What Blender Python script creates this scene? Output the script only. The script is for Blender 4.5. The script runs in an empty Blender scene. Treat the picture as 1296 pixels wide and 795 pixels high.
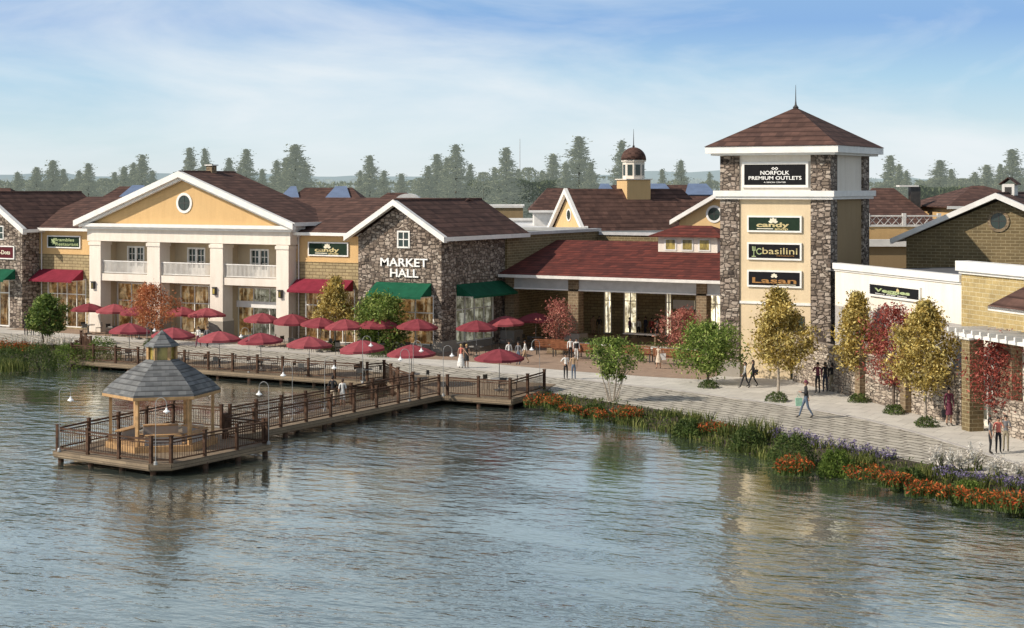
import bpy, bmesh, math, random
from mathutils import Vector, Matrix, noise
from mathutils.geometry import tessellate_polygon
random.seed(7)
scene = bpy.context.scene
COL = scene.collection
rad = math.radians

# ------------------------------------------------------------------ camera
CAM_H = 12.0
YAW = rad(30)
FWD = Vector((-math.sin(YAW), math.cos(YAW), 0)); RGT = Vector((math.cos(YAW), math.sin(YAW), 0))
FPX = 2100.0
cam_d = bpy.data.cameras.new("camera"); cam = bpy.data.objects.new("camera", cam_d); COL.objects.link(cam)
cam.location = (0, 0, CAM_H); cam.rotation_euler = (rad(90), 0, YAW)
cam_d.sensor_width = 36; cam_d.lens = FPX/1296*36; cam_d.shift_y = -160.5/1296
cam_d.clip_end = 9000; cam_d.clip_start = 0.5
scene.camera = cam
scene.view_settings.view_transform = 'Standard'; scene.view_settings.look = 'None'
scene.view_settings.exposure = 0
scene.render.resolution_x = 1024; scene.render.resolution_y = 628

# survey helpers: turn measured bearings of the site into ground points
def at(px, py, z=0.0):
    d = FPX*(CAM_H-z)/(py-237); l = (px-648)/FPX*d
    p = FWD*d + RGT*l
    return Vector((p.x, p.y, z))
def far(px, d, z=0.0):
    p = FWD*d + RGT*((px-648)/FPX*d)
    return Vector((p.x, p.y, z))
def zat(py, d): return CAM_H-(py-237)*d/FPX
def onv(px, v):
    t = (px-648)/FPX
    s = v/(FWD.y+t*RGT.y); return s*(FWD.x+t*RGT.x)
def onu(px, u):
    t = (px-648)/FPX
    s = u/(FWD.x+t*RGT.x); return s*(FWD.y+t*RGT.y)

# ------------------------------------------------------------------ materials
MATS = {}
class NT:
    def __init__(s, name):
        s.m = bpy.data.materials.new(name); s.m.use_nodes = True
        s.t = s.m.node_tree; s.b = s.t.nodes['Principled BSDF']; s.out = s.t.nodes['Material Output']
        MATS[name] = s.m
    def n(s, typ, **kw):
        nd = s.t.nodes.new(typ)
        for k, v in kw.items():
            if k.startswith('i_'):
                key = k[2:]
                key = int(key) if key.isdigit() else key.replace('_', ' ')
                nd.inputs[key].default_value = v
            else: setattr(nd, k, v)
        return nd
    def l(s, a, b): s.t.links.new(a, b)
    def ramp(s, fac, stops, interp='LINEAR'):
        r = s.n('ShaderNodeValToRGB'); r.color_ramp.interpolation = interp
        e = r.color_ramp.elements
        while len(e) < len(stops): e.new(0.5)
        for i, (p, c) in enumerate(stops):
            e[i].position = p; e[i].color = (c[0], c[1], c[2], 1)
        s.l(fac, r.inputs[0]); return r.outputs[0]
    def mix(s, fac, a, b, mode='MIX'):
        m = s.n('ShaderNodeMix', data_type='RGBA', blend_type=mode)
        for sock, v in ((m.inputs['Factor'], fac), (m.inputs['A'], a), (m.inputs['B'], b)):
            if hasattr(v, 'links'): s.l(v, sock)
            elif isinstance(v, (int, float)): sock.default_value = v
            else: sock.default_value = (v[0], v[1], v[2], 1)
        return m.outputs['Result']
    def mapping(s, src, scale=(1, 1, 1), rot=(0, 0, 0)):
        tc = s.n('ShaderNodeTexCoord'); mp = s.n('ShaderNodeMapping')
        mp.inputs['Scale'].default_value = scale; mp.inputs['Rotation'].default_value = rot
        s.l(tc.outputs[src], mp.inputs[0]); return mp.outputs[0]
    def noise(s, vec, scale, detail=4, rough=.55):
        nd = s.n('ShaderNodeTexNoise'); nd.inputs['Scale'].default_value = scale
        nd.inputs['Detail'].default_value = detail; nd.inputs['Roughness'].default_value = rough
        s.l(vec, nd.inputs['Vector']); return nd.outputs['Fac']
    def bump(s, h, strength=.4, dist=.05):
        b = s.n('ShaderNodeBump'); b.inputs['Strength'].default_value = strength; b.inputs['Distance'].default_value = dist
        s.l(h, b.inputs['Height']); s.l(b.outputs[0], s.b.inputs['Normal'])
    def base(s, c):
        if hasattr(c, 'links'): s.l(c, s.b.inputs['Base Color'])
        else: s.b.inputs['Base Color'].default_value = (*c, 1)
    def rough(s, r): s.b.inputs['Roughness'].default_value = r

def plain(name, c, rough=.6, var=.12, scale=3, metal=0, bump=0):
    t = NT(name); v = t.mapping('Object')
    f = t.noise(v, scale, 5)
    f2 = t.noise(v, scale*.17, 3)
    lo = [x*(1-var*1.6) for x in c]; hi = [min(1, x*(1+var)) for x in c]
    a = t.ramp(f, [(.3, lo), (.7, hi)])
    b = t.ramp(f2, [(.3, [1-var]*3), (.65, [1, 1, 1])])
    t.base(t.mix(1.0, a, b, 'MULTIPLY')); t.rough(rough)
    if 'panel' in name or name.startswith(('letter', 'cloth', 'awning', 'rail', 'bench')): t.b.inputs['Specular IOR Level'].default_value = .12; t.rough(.8); t.b.inputs['Metallic'].default_value = metal
    if bump: t.bump(f, bump, .02)
    return t.m

def stucco(name, c):
    t = NT(name); v = t.mapping('Object'); vs = t.mapping('Object', (.9, .9, .12))
    f = t.noise(v, 9, 6); streak = t.noise(vs, 2.2, 5, .7); big = t.noise(v, .35, 3)
    a = t.ramp(f, [(.3, [x*.93 for x in c]), (.7, c)])
    b = t.mix(1, a, t.ramp(streak, [(.33, (.92, .905, .88)), (.6, (1, 1, 1))]), 'MULTIPLY')
    d = t.mix(1, b, t.ramp(big, [(.3, (.9, .9, .9)), (.7, (1, 1, 1))]), 'MULTIPLY')
    t.base(d); t.rough(.85); t.bump(f, .25, .02); return t.m

def brick(name, c1, c2, mortar, bw=.5, rh=.22, ms=.022, bump=.6, var=.5, rough=.85):
    t = NT(name); tc = t.n('ShaderNodeTexCoord')
    b = t.n('ShaderNodeTexBrick')
    if name == 'cobbles':
        nzw = t.n('ShaderNodeTexNoise'); nzw.inputs['Scale'].default_value = .9; nzw.inputs['Detail'].default_value = 3; t.l(tc.outputs['UV'], nzw.inputs['Vector'])
        mw = t.n('ShaderNodeVectorMath', operation='MULTIPLY_ADD'); t.l(nzw.outputs['Color'], mw.inputs[0]); mw.inputs[1].default_value = (.55, .55, 0); t.l(tc.outputs['UV'], mw.inputs[2]); mr = t.n('ShaderNodeMapping'); mr.inputs['Rotation'].default_value = (0, 0, rad(28)); t.l(mw.outputs[0], mr.inputs[0]); t.l(mr.outputs[0], b.inputs['Vector'])
    else: t.l(tc.outputs['UV'], b.inputs['Vector'])
    b.inputs['Color1'].default_value = (*c1, 1); b.inputs['Color2'].default_value = (*c2, 1); b.inputs['Mortar'].default_value = (*mortar, 1)
    b.inputs['Scale'].default_value = 1; b.inputs['Brick Width'].default_value = bw; b.inputs['Row Height'].default_value = rh
    b.inputs['Mortar Size'].default_value = ms; b.inputs['Mortar Smooth'].default_value = .3
    ob = t.mapping('Object')
    n1 = t.noise(ob, 1.1, 4); n2 = t.noise(ob, 14, 4)
    c = t.mix(1, b.outputs['Color'], t.ramp(n1, [(.3, [1-var*.5]*3), (.7, [1.05]*3)]), 'MULTIPLY')
    c = t.mix(1, c, t.ramp(n2, [(.3, [1-var*.45]*3), (.7, [1.05]*3)]), 'MULTIPLY')
    t.base(c); t.rough(rough)
    inv = t.n('ShaderNodeMath', operation='SUBTRACT'); inv.inputs[0].default_value = 1
    t.l(b.outputs['Fac'], inv.inputs[1])
    ad = t.n('ShaderNodeMath', operation='ADD'); t.l(inv.outputs[0], ad.inputs[0])
    mu = t.n('ShaderNodeMath', operation='MULTIPLY'); mu.inputs[1].default_value = .6; t.l(n2, mu.inputs[0]); t.l(mu.outputs[0], ad.inputs[1])
    t.bump(ad.outputs[0], bump, .03); return t.m

def shingle(name, c1, c2, dark, row=.5, width=.42, var=.5):
    t = NT(name); tc = t.n('ShaderNodeTexCoord')
    b = t.n('ShaderNodeTexBrick', offset=.5); t.l(tc.outputs['UV'], b.inputs['Vector'])
    b.inputs['Color1'].default_value = (*c1, 1); b.inputs['Color2'].default_value = (*c2, 1); b.inputs['Mortar'].default_value = (*[x*.7 for x in c1], 1)
    b.inputs['Scale'].default_value = 1; b.inputs['Brick Width'].default_value = width; b.inputs['Row Height'].default_value = row
    b.inputs['Mortar Size'].default_value = .012; b.inputs['Mortar Smooth'].default_value = .4
    b.inputs['Bias'].default_value = -.1
    sep = t.n('ShaderNodeSeparateXYZ'); t.l(tc.outputs['UV'], sep.inputs[0])
    dv = t.n('ShaderNodeMath', operation='DIVIDE'); dv.inputs[1].default_value = row; t.l(sep.outputs[1], dv.inputs[0])
    fr = t.n('ShaderNodeMath', operation='FRACT'); t.l(dv.outputs[0], fr.inputs[0])
    line = t.ramp(fr.outputs[0], [(.0, (.34, .32, .32)), (.13, (.62, .6, .6)), (.3, (1, 1, 1))])
    ob = t.mapping('UV', (1.0, 2.2, 1)); n1 = t.noise(ob, .9, 5, .65); ob2 = t.mapping('UV', (.18, 1.9, 1)); n2 = t.noise(ob2, 1.0, 4)
    c = t.mix(1, b.outputs['Color'], line, 'MULTIPLY')
    c = t.mix(1, c, t.ramp(n1, [(.3, [1-var*.7]*3), (.7, [1.15]*3)]), 'MULTIPLY')
    c = t.mix(1, c, t.ramp(n2, [(.3, [1-var*.5]*3), (.7, [1.1]*3)]), 'MULTIPLY')
    t.base(c); t.rough(.88); t.b.inputs['Specular IOR Level'].default_value = .2
    t.bump(fr.outputs[0], .5, .05); return t.m

def stone(name, scale=2.3, c=((.10, .075, .07), (.24, .19, .175), (.42, .35, .32), (.30, .235, .235)), zs=1.7, gap=.06):
    t = NT(name)
    v = t.mapping('Object', (1, 1, zs))
    nz = t.n('ShaderNodeTexNoise'); nz.inputs['Scale'].default_value = 1.4; t.l(v, nz.inputs['Vector'])
    mixv = t.n('ShaderNodeMix', data_type='VECTOR'); mixv.inputs['Factor'].default_value = .07
    t.l(v, mixv.inputs[4]); t.l(nz.outputs['Color'], mixv.inputs[5])
    vec = mixv.outputs[1]
    outs = []
    for ft in ('F1', 'F2'):
        vo = t.n('ShaderNodeTexVoronoi', distance='CHEBYCHEV', feature=ft); vo.inputs['Scale'].default_value = scale
        vo.inputs['Randomness'].default_value = .82; t.l(vec, vo.inputs['Vector']); outs.append(vo)
    sub = t.n('ShaderNodeMath', operation='SUBTRACT'); t.l(outs[1].outputs['Distance'], sub.inputs[0]); t.l(outs[0].outputs['Distance'], sub.inputs[1])
    edge = t.ramp(sub.outputs[0], [(.0, (.10, .09, .09)), (gap, (.45, .43, .42)), (gap*2.6, (1, 1, 1))])
    sepc = t.n('ShaderNodeSeparateColor'); t.l(outs[0].outputs['Color'], sepc.inputs[0])
    col = t.ramp(sepc.outputs[0], [(.0, c[0]), (.3, c[1]), (.6, c[3]), (.95, c[2])])
    n2 = t.noise(t.mapping('Object'), 11, 5, .65)
    col = t.mix(1, col, t.ramp(n2, [(.3, (.62, .6, .58)), (.7, (1.15, 1.12, 1.1))]), 'MULTIPLY')
    col = t.mix(1, col, edge, 'MULTIPLY')
    t.base(col); t.rough(.9)
    h = t.n('ShaderNodeMath', operation='MULTIPLY_ADD'); t.l(n2, h.inputs[0]); h.inputs[1].default_value = .35
    sm = t.n('ShaderNodeMath', operation='MINIMUM'); t.l(sub.outputs[0], sm.inputs[0]); sm.inputs[1].default_value = .22
    mm = t.n('ShaderNodeMath', operation='MULTIPLY'); t.l(sm.outputs[0], mm.inputs[0]); mm.inputs[1].default_value = 4
    t.l(mm.outputs[0], h.inputs[2]); t.bump(h.outputs[0], .9, .07); return t.m

def leaf(name, c_dark, c_mid, c_light, trans=.35, haze=0, hazecol=(.62, .70, .72)):
    t = NT(name); g = t.n('ShaderNodeNewGeometry')
    col = t.ramp(g.outputs['Random Per Island'], [(.0, c_dark), (.5, c_mid), (1, c_light)])
    n1 = t.noise(t.mapping('Object'), 1.1, 3)
    col = t.mix(1, col, t.ramp(n1, [(.32, (.6, .62, .6)), (.65, (1.15, 1.1, 1.05))]), 'MULTIPLY')
    t.base(col); t.rough(.6); t.b.inputs['Specular IOR Level'].default_value = .25
    tr = t.n('ShaderNodeBsdfTranslucent'); t.l(col, tr.inputs[0])
    mx = t.n('ShaderNodeMixShader'); mx.inputs[0].default_value = trans
    t.l(t.b.outputs[0], mx.inputs[1]); t.l(tr.outputs[0], mx.inputs[2])
    last = mx.outputs[0]
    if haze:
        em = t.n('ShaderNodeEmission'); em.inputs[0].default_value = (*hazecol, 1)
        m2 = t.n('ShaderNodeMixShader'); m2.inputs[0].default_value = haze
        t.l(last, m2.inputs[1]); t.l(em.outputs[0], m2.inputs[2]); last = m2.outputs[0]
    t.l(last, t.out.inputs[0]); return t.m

stucco('tan_stucco', (.66, .45, .22)); stucco('gold_stucco', (.64, .42, .19)); stucco('cream_stucco', (.74, .66, .52))
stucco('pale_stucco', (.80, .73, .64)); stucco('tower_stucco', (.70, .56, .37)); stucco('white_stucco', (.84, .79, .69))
stucco('grey_stucco', (.42, .40, .38)); stucco('recess_stucco', (.50, .40, .27)); stucco('plinth_stucco', (.34, .31, .27)); stucco('tan_shade_stucco', (.33, .235, .125))  # last one: dark tan, deepened to carry the tower side's shade
plain('white_trim', (.76, .74, .70), .5, .06, 2); plain('grey_trim', (.50, .50, .50), .5, .08, 2); plain('soft_white', (.70, .68, .64), .55, .1, 2)
plain('dark_metal', (.05, .045, .04), .4, .2, 5); plain('grey_metal', (.32, .32, .31), .4, .15, 5, .5)
plain('pole_metal', (.45, .43, .38), .45, .15, 5, .3)
plain('black_panel', (.012, .012, .014), .45, .1, 5); plain('green_panel', (.018, .035, .022), .45, .1, 5); plain('maroon_panel', (.10, .018, .025), .45, .1, 5)
plain('letter_white', (.86, .85, .82), .5, .03, 5); plain('letter_lime', (.42, .50, .26), .5, .2, 5); plain('letter_gold', (.60, .50, .26), .5, .15, 5); plain('letter_copper', (.42, .22, .08), .5, .2, 5); plain('letter_cream', (.75, .70, .55), .5, .1, 5)
plain('flat_roof_dark', (.085, .088, .095), .9, .2, .8); plain('flat_roof_pale', (.62, .63, .64), .7, .12, .5)
plain('asphalt', (.06, .06, .06), .9, .2, 1)
plain('wood_light', (.48, .29, .13), .7, .2, 4); plain('rail_wood', (.098, .056, .037), .7, .3, 4); plain('bench_wood', (.25, .10, .05), .6, .25, 4)
plain('bark', (.16, .12, .09), .9, .35, 6, 0, .5); plain('pale_bark', (.42, .36, .29), .9, .25, 6, 0, .4)
plain('soil', (.06, .045, .03), .95, .35, 2); plain('grass_ground', (.07, .09, .035), .95, .3, .3)
cloth_red_base = (.245, .052, .064); plain('awning_red', (.215, .026, .045), .8, .12, 2); plain('awning_green', (.012, .098, .052), .8, .15, 2)
plain('skylight', (.13, .18, .29), .2, .1, 1); plain('bulb_white', (.85, .85, .83), .3, .03, 5)
plain('orange_flower', (.62, .12, .035), .7, .35, 4)
shingle('roof_brown', (.132, .072, .056), (.074, .042, .035), None, .62, .5)
shingle('roof_red', (.175, .046, .034), (.095, .029, .024), None, .62, .55, .6)
shingle('roof_slate', (.20, .205, .205), (.12, .125, .13), None, .30, .36, .5)
brick('brick_wing', (.46, .36, .19), (.36, .28, .15), (.22, .16, .08), .62, .25, .03)
brick('brick_olive', (.22, .16, .075), (.165, .12, .055), (.37, .30, .17), .60, .205, .022)
brick('brick_gold', (.50, .38, .17), (.42, .31, .13), (.62, .54, .34), .62, .23, .02)
brick('brick_dark', (.27, .19, .11), (.17, .12, .07), (.36, .28, .18), .45, .2, .025)
brick('cobbles', (.54, .50, .42), (.43, .40, .33), (.13, .11, .09), 1.25, .6, .06, .9, .55)
brick('pavers_brown', (.36, .255, .18), (.29, .20, .14), (.24, .17, .12), .4, .2, .012, .3, .3)
brick('planks', (.30, .225, .145), (.21, .155, .10), (.06, .045, .03), 3.1, .15, .012, .4, .45)
brick('pale_paving', (.58, .55, .49), (.50, .475, .425), (.32, .30, .27), 1.3, 1.3, .018, .15, .28)
stone('fieldstone', 2.6, ((.14, .105, .08), (.28, .23, .185), (.47, .41, .345), (.36, .295, .245))); stone('ledge_stone', 2.1, ((.21, .17, .135), (.36, .305, .25), (.54, .48, .40), (.45, .385, .31)), 3.0, .045)
leaf('leaf_green', (.035, .075, .015), (.12, .19, .035), (.32, .39, .11), .22)
leaf('leaf_bright', (.045, .085, .015), (.17, .26, .045), (.42, .50, .15), .25)
leaf('leaf_gold', (.13, .09, .018), (.45, .33, .075), (.80, .69, .29), .22)
leaf('leaf_red', (.10, .022, .02), (.30, .055, .045), (.52, .17, .13), .25)
leaf('leaf_pink', (.24, .06, .055), (.48, .17, .14), (.66, .36, .28))
leaf('leaf_rust', (.24, .07, .03), (.50, .17, .07), (.68, .36, .19))
leaf('leaf_shrub', (.03, .06, .015), (.08, .13, .03), (.16, .20, .06))
leaf('leaf_boxwood', (.05, .09, .015), (.13, .21, .035), (.24, .32, .07))
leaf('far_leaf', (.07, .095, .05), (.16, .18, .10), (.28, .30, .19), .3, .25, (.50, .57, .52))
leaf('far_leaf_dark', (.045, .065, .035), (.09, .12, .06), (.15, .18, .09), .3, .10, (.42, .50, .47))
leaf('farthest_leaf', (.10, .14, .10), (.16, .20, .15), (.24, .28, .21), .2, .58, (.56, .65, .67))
leaf('grass_blade', (.035, .055, .012), (.10, .135, .03), (.30, .31, .10), .3)
leaf('purple_petal', (.08, .06, .16), (.19, .15, .33), (.42, .38, .56), .3)
leaf('white_petal', (.60, .55, .50), (.78, .75, .70), (.88, .87, .85), .3)
leaf('orange_petal', (.28, .035, .012), (.52, .10, .025), (.72, .24, .07), .3)

t = NT('cloth_red'); oi = t.n('ShaderNodeObjectInfo'); nn = t.noise(t.mapping('Object'), 2.2, 4)
ca = t.ramp(oi.outputs['Random'], [(0, (.20, .042, .052)), (.5, cloth_red_base), (1, (.31, .075, .085))]); t.base(t.mix(1, ca, t.ramp(nn, [(.3, (.8, .8, .8)), (.7, (1.08, 1.08, 1.08))]), 'MULTIPLY')); t.rough(.85); t.b.inputs['Specular IOR Level'].default_value = .1
def glassy():
    t = NT('shop_glass'); t.b.inputs['Base Color'].default_value = (.02, .025, .025, 1); t.rough(.04)
    tr = t.n('ShaderNodeBsdfTransparent'); mx = t.n('ShaderNodeMixShader'); fr = t.n('ShaderNodeFresnel'); fr.inputs[0].default_value = 1.5
    ad = t.n('ShaderNodeMath', operation='ADD'); ad.inputs[1].default_value = .10; t.l(fr.outputs[0], ad.inputs[0])
    t.l(ad.outputs[0], mx.inputs[0]); t.l(tr.outputs[0], mx.inputs[1]); t.l(t.b.outputs[0], mx.inputs[2]); t.l(mx.outputs[0], t.out.inputs[0])
    t = NT('dark_glass'); t.b.inputs['Base Color'].default_value = (.03, .045, .04, 1); t.rough(.06)
    t = NT('gold_glass'); v = t.mapping('Object', (1, 1, .6)); n = t.noise(v, 2.2, 3)
    t.base(t.ramp(n, [(.35, (.10, .075, .02)), (.65, (.42, .32, .08))])); t.rough(.12)
    for nm, a, em in (('shop_display', ((.02, .015, .01), (.22, .10, .03), (.48, .30, .11), (.75, .62, .40)), .24), ('shop_display_fill_glow', ((.05, .045, .035), (.30, .25, .15), (.62, .56, .40), (.9, .86, .74)), .75), ('shop_display_cool', ((.03, .03, .025), (.18, .17, .11), (.40, .40, .30), (.72, .72, .62)), .22)):
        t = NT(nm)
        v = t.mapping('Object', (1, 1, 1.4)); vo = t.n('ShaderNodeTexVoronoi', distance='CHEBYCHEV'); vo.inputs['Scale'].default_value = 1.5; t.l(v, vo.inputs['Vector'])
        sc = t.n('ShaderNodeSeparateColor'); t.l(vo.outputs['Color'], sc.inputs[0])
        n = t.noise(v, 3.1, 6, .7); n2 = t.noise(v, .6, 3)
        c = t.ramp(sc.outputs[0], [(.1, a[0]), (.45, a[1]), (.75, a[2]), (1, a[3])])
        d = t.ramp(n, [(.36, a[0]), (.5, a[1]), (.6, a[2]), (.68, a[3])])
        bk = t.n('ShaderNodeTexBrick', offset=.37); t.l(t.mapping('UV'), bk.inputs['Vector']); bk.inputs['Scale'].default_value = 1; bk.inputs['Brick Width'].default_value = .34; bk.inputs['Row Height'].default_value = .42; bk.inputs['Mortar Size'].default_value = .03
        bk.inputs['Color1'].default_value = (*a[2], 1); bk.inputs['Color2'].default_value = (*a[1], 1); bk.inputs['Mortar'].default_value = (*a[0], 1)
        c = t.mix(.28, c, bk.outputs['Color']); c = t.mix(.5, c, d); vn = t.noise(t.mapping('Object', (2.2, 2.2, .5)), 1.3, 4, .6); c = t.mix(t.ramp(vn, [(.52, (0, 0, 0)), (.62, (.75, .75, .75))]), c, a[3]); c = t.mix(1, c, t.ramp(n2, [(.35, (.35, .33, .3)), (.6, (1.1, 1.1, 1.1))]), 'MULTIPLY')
        t.base(c); t.l(c, t.b.inputs['Emission Color']); t.b.inputs['Emission Strength'].default_value = em*2.6  # displays glow in their own colour; the pavilion's glow is added fill
glassy()

def water_mat():
    t = NT('pond_water'); t.b.inputs['IOR'].default_value = 1.33; t.rough(.1)
    v1 = t.mapping('Object', (.58, 1.0, 1), (0, 0, -YAW+.1)); v2 = t.mapping('Object', (1.3, 2.6, 1), (0, 0, -YAW-.18)); v3 = t.mapping('Object', (.08, .2, 1), (0, 0, -YAW))
    a = t.noise(v1, 1.4, 2, .5); b = t.noise(v2, 1.6, 3, .5); c = t.noise(v3, .8, 3)
    m0 = t.n('ShaderNodeMath', operation='MULTIPLY_ADD'); t.l(b, m0.inputs[0]); m0.inputs[1].default_value = .34; t.l(a, m0.inputs[2])
    g = t.noise(v2, 4.2, 2, .5); m = t.n('ShaderNodeMath', operation='MULTIPLY_ADD'); t.l(g, m.inputs[0]); m.inputs[1].default_value = .075; t.l(m0.outputs[0], m.inputs[2])
    st = t.n('ShaderNodeMapRange'); t.l(c, st.inputs[0]); st.inputs[1].default_value = .42; st.inputs[2].default_value = .60; st.inputs[3].default_value = .22; st.inputs[4].default_value = 1.0
    bp = t.n('ShaderNodeBump'); bp.inputs['Distance'].default_value = .125; t.l(st.outputs[0], bp.inputs['Strength']); t.l(m.outputs[0], bp.inputs['Height']); t.l(bp.outputs[0], t.b.inputs['Normal'])
    t.base(t.ramp(c, [(.35, (.050, .060, .045)), (.65, (.070, .098, .100))]))
    gl = t.n('ShaderNodeBsdfGlossy'); gl.inputs['Roughness'].default_value = .03; gl.inputs['Color'].default_value = (.94, .98, .95, 1); t.l(bp.outputs[0], gl.inputs['Normal'])
    fr = t.n('ShaderNodeFresnel'); fr.inputs[0].default_value = 1.5; t.l(bp.outputs[0], fr.inputs['Normal']); ma = t.n('ShaderNodeMath', operation='MULTIPLY_ADD'); ma.use_clamp = True; t.l(fr.outputs[0], ma.inputs[0]); ma.inputs[1].default_value = 1.15; ma.inputs[2].default_value = .10
    mx = t.n('ShaderNodeMixShader'); t.l(ma.outputs[0], mx.inputs[0]); t.l(t.b.outputs[0], mx.inputs[1]); t.l(gl.outputs[0], mx.inputs[2]); t.l(mx.outputs[0], t.out.inputs[0]); t.b.inputs['Specular IOR Level'].default_value = .1
water_mat()

# ------------------------------------------------------------------ mesh builder
class Fr:
    """vertical plane: a along ex, z up, o outward"""
    def __init__(s, ox, oy, ex, n):
        s.o = Vector((ox, oy, 0)); s.e = Vector((ex[0], ex[1], 0)); s.n = Vector((n[0], n[1], 0))
    def P(s, a, z, o=0): 
        p = s.o+s.e*a+s.n*o; return Vector((p.x, p.y, z))
def front(y): return Fr(0, y, (1, 0), (0, -1))
def side(x): return Fr(x, 0, (0, 1), (1, 0))
def lside(x): return Fr(x, 0, (0, 1), (-1, 0))

class MB:
    def __init__(s): s.v = []; s.f = []; s.m = []; s.cur = 0
    def poly(s, pts):
        i = len(s.v); s.v += [Vector(p) for p in pts]; s.f.append(tuple(range(i, i+len(pts)))); s.m.append(s.cur)
    def hexa(s, p):   # p: 8 points, 0-3 bottom loop, 4-7 top loop
        i = len(s.v); s.v += [Vector(q) for q in p]
        for f in ((3, 2, 1, 0), (4, 5, 6, 7), (0, 1, 5, 4), (1, 2, 6, 5), (2, 3, 7, 6), (3, 0, 4, 7)):
            s.f.append(tuple(i+k for k in f)); s.m.append(s.cur)
    def box(s, x0, x1, y0, y1, z0, z1):
        s.hexa([(x0, y0, z0), (x1, y0, z0), (x1, y1, z0), (x0, y1, z0), (x0, y0, z1), (x1, y0, z1), (x1, y1, z1), (x0, y1, z1)])
    def fbox(s, F, a0, a1, z0, z1, o0, o1):
        s.hexa([F.P(a0, z0, o1), F.P(a1, z0, o1), F.P(a1, z0, o0), F.P(a0, z0, o0), F.P(a0, z1, o1), F.P(a1, z1, o1), F.P(a1, z1, o0), F.P(a0, z1, o0)])
    def beam(s, p, q, w, h):   # horizontal-ish bar from p to q, w wide, h tall (centred)
        p = Vector(p); q = Vector(q); d = (q-p); 
        sd = Vector((-d.y, d.x, 0)); sd = sd.normalized() if sd.length > 1e-6 else Vector((1, 0, 0))
        sd *= w/2; up = Vector((0, 0, h/2))
        if sd.length and abs(d.normalized().z) > .95: up = Vector((-sd.y, sd.x, 0)).normalized()*h/2
        s.hexa([p-sd-up, q-sd-up, q+sd-up, p+sd-up, p-sd+up, q-sd+up, q+sd+up, p+sd+up])
    def slab(s, pts, t):
        pts = [Vector(p) for p in pts]; n = len(pts); lo = [p-Vector((0, 0, t)) for p in pts]
        s.poly(pts); s.poly(lo[::-1])
        for k in range(n): s.poly([pts[k], lo[k], lo[(k+1) % n], pts[(k+1) % n]])
    def prism(s, F, pts, o0, o1):  # pts (a,z) polygon
        A = [F.P(a, z, o1) for a, z in pts]; B = [F.P(a, z, o0) for a, z in pts]; n = len(pts)
        s.poly(A); s.poly(B[::-1])
        for k in range(n): s.poly([A[k], B[k], B[(k+1) % n], A[(k+1) % n]])
    def tube(s, p, q, r0, r1=None, n=8, cap=True):
        r1 = r0 if r1 is None else r1; p = Vector(p); q = Vector(q); d = (q-p).normalized()
        u = d.orthogonal().normalized(); w = d.cross(u); i = len(s.v)
        for c, r in ((p, r0), (q, r1)):
            for k in range(n):
                a = 2*math.pi*k/n; s.v.append(c+u*(math.cos(a)*r)+w*(math.sin(a)*r))
        for k in range(n):
            s.f.append((i+k, i+(k+1) % n, i+n+(k+1) % n, i+n+k)); s.m.append(s.cur)
        if cap:
            s.f.append(tuple(i+k for k in range(n))[::-1]); s.m.append(s.cur); s.f.append(tuple(i+n+k for k in range(n))); s.m.append(s.cur)
    def path(s, pts, r, n=6):
        for a, b in zip(pts[:-1], pts[1:]): s.tube(a, b, r if not isinstance(r, list) else r[pts.index(a)], None, n)
    def lathe(s, c, prof, n=16, cap=True, rot=0, sx=1, sy=1):
        c = Vector(c); i = len(s.v); m = len(prof)
        for r, z in prof:
            for k in range(n):
                a = 2*math.pi*k/n+rot; s.v.append(c+Vector((math.cos(a)*r*sx, math.sin(a)*r*sy, z)))
        for j in range(m-1):
            for k in range(n):
                s.f.append((i+j*n+k, i+j*n+(k+1) % n, i+(j+1)*n+(k+1) % n, i+(j+1)*n+k)); s.m.append(s.cur)
        if cap:
            s.f.append(tuple(i+k for k in range(n))[::-1]); s.m.append(s.cur)
            s.f.append(tuple(i+(m-1)*n+k for k in range(n))); s.m.append(s.cur)
    def wall(s, F, a0, a1, z0, z1, holes=(), depth=.25):
        """front sheet with real openings and reveals"""
        A = sorted({a0, a1, *[h[0] for h in holes], *[h[1] for h in holes]}); Z = sorted({z0, z1, *[h[2] for h in holes], *[h[3] for h in holes]})
        A = [a for a in A if a0 <= a <= a1]; Z = [z for z in Z if z0 <= z <= z1]
        for i in range(len(A)-1):
            for j in range(len(Z)-1):
                ca, cz = (A[i]+A[i+1])/2, (Z[j]+Z[j+1])/2
                if any(h[0] < ca < h[1] and h[2] < cz < h[3] for h in holes): continue
                s.poly([F.P(A[i], Z[j]), F.P(A[i+1], Z[j]), F.P(A[i+1], Z[j+1]), F.P(A[i], Z[j+1])])
        for b0, b1, c0, c1 in holes:
            q = [(b0, c0), (b1, c0), (b1, c1), (b0, c1)]
            for k in range(4):
                p, r = q[k], q[(k+1) % 4]
                s.poly([F.P(*p), F.P(*r), F.P(r[0], r[1], -depth), F.P(p[0], p[1], -depth)])

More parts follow.
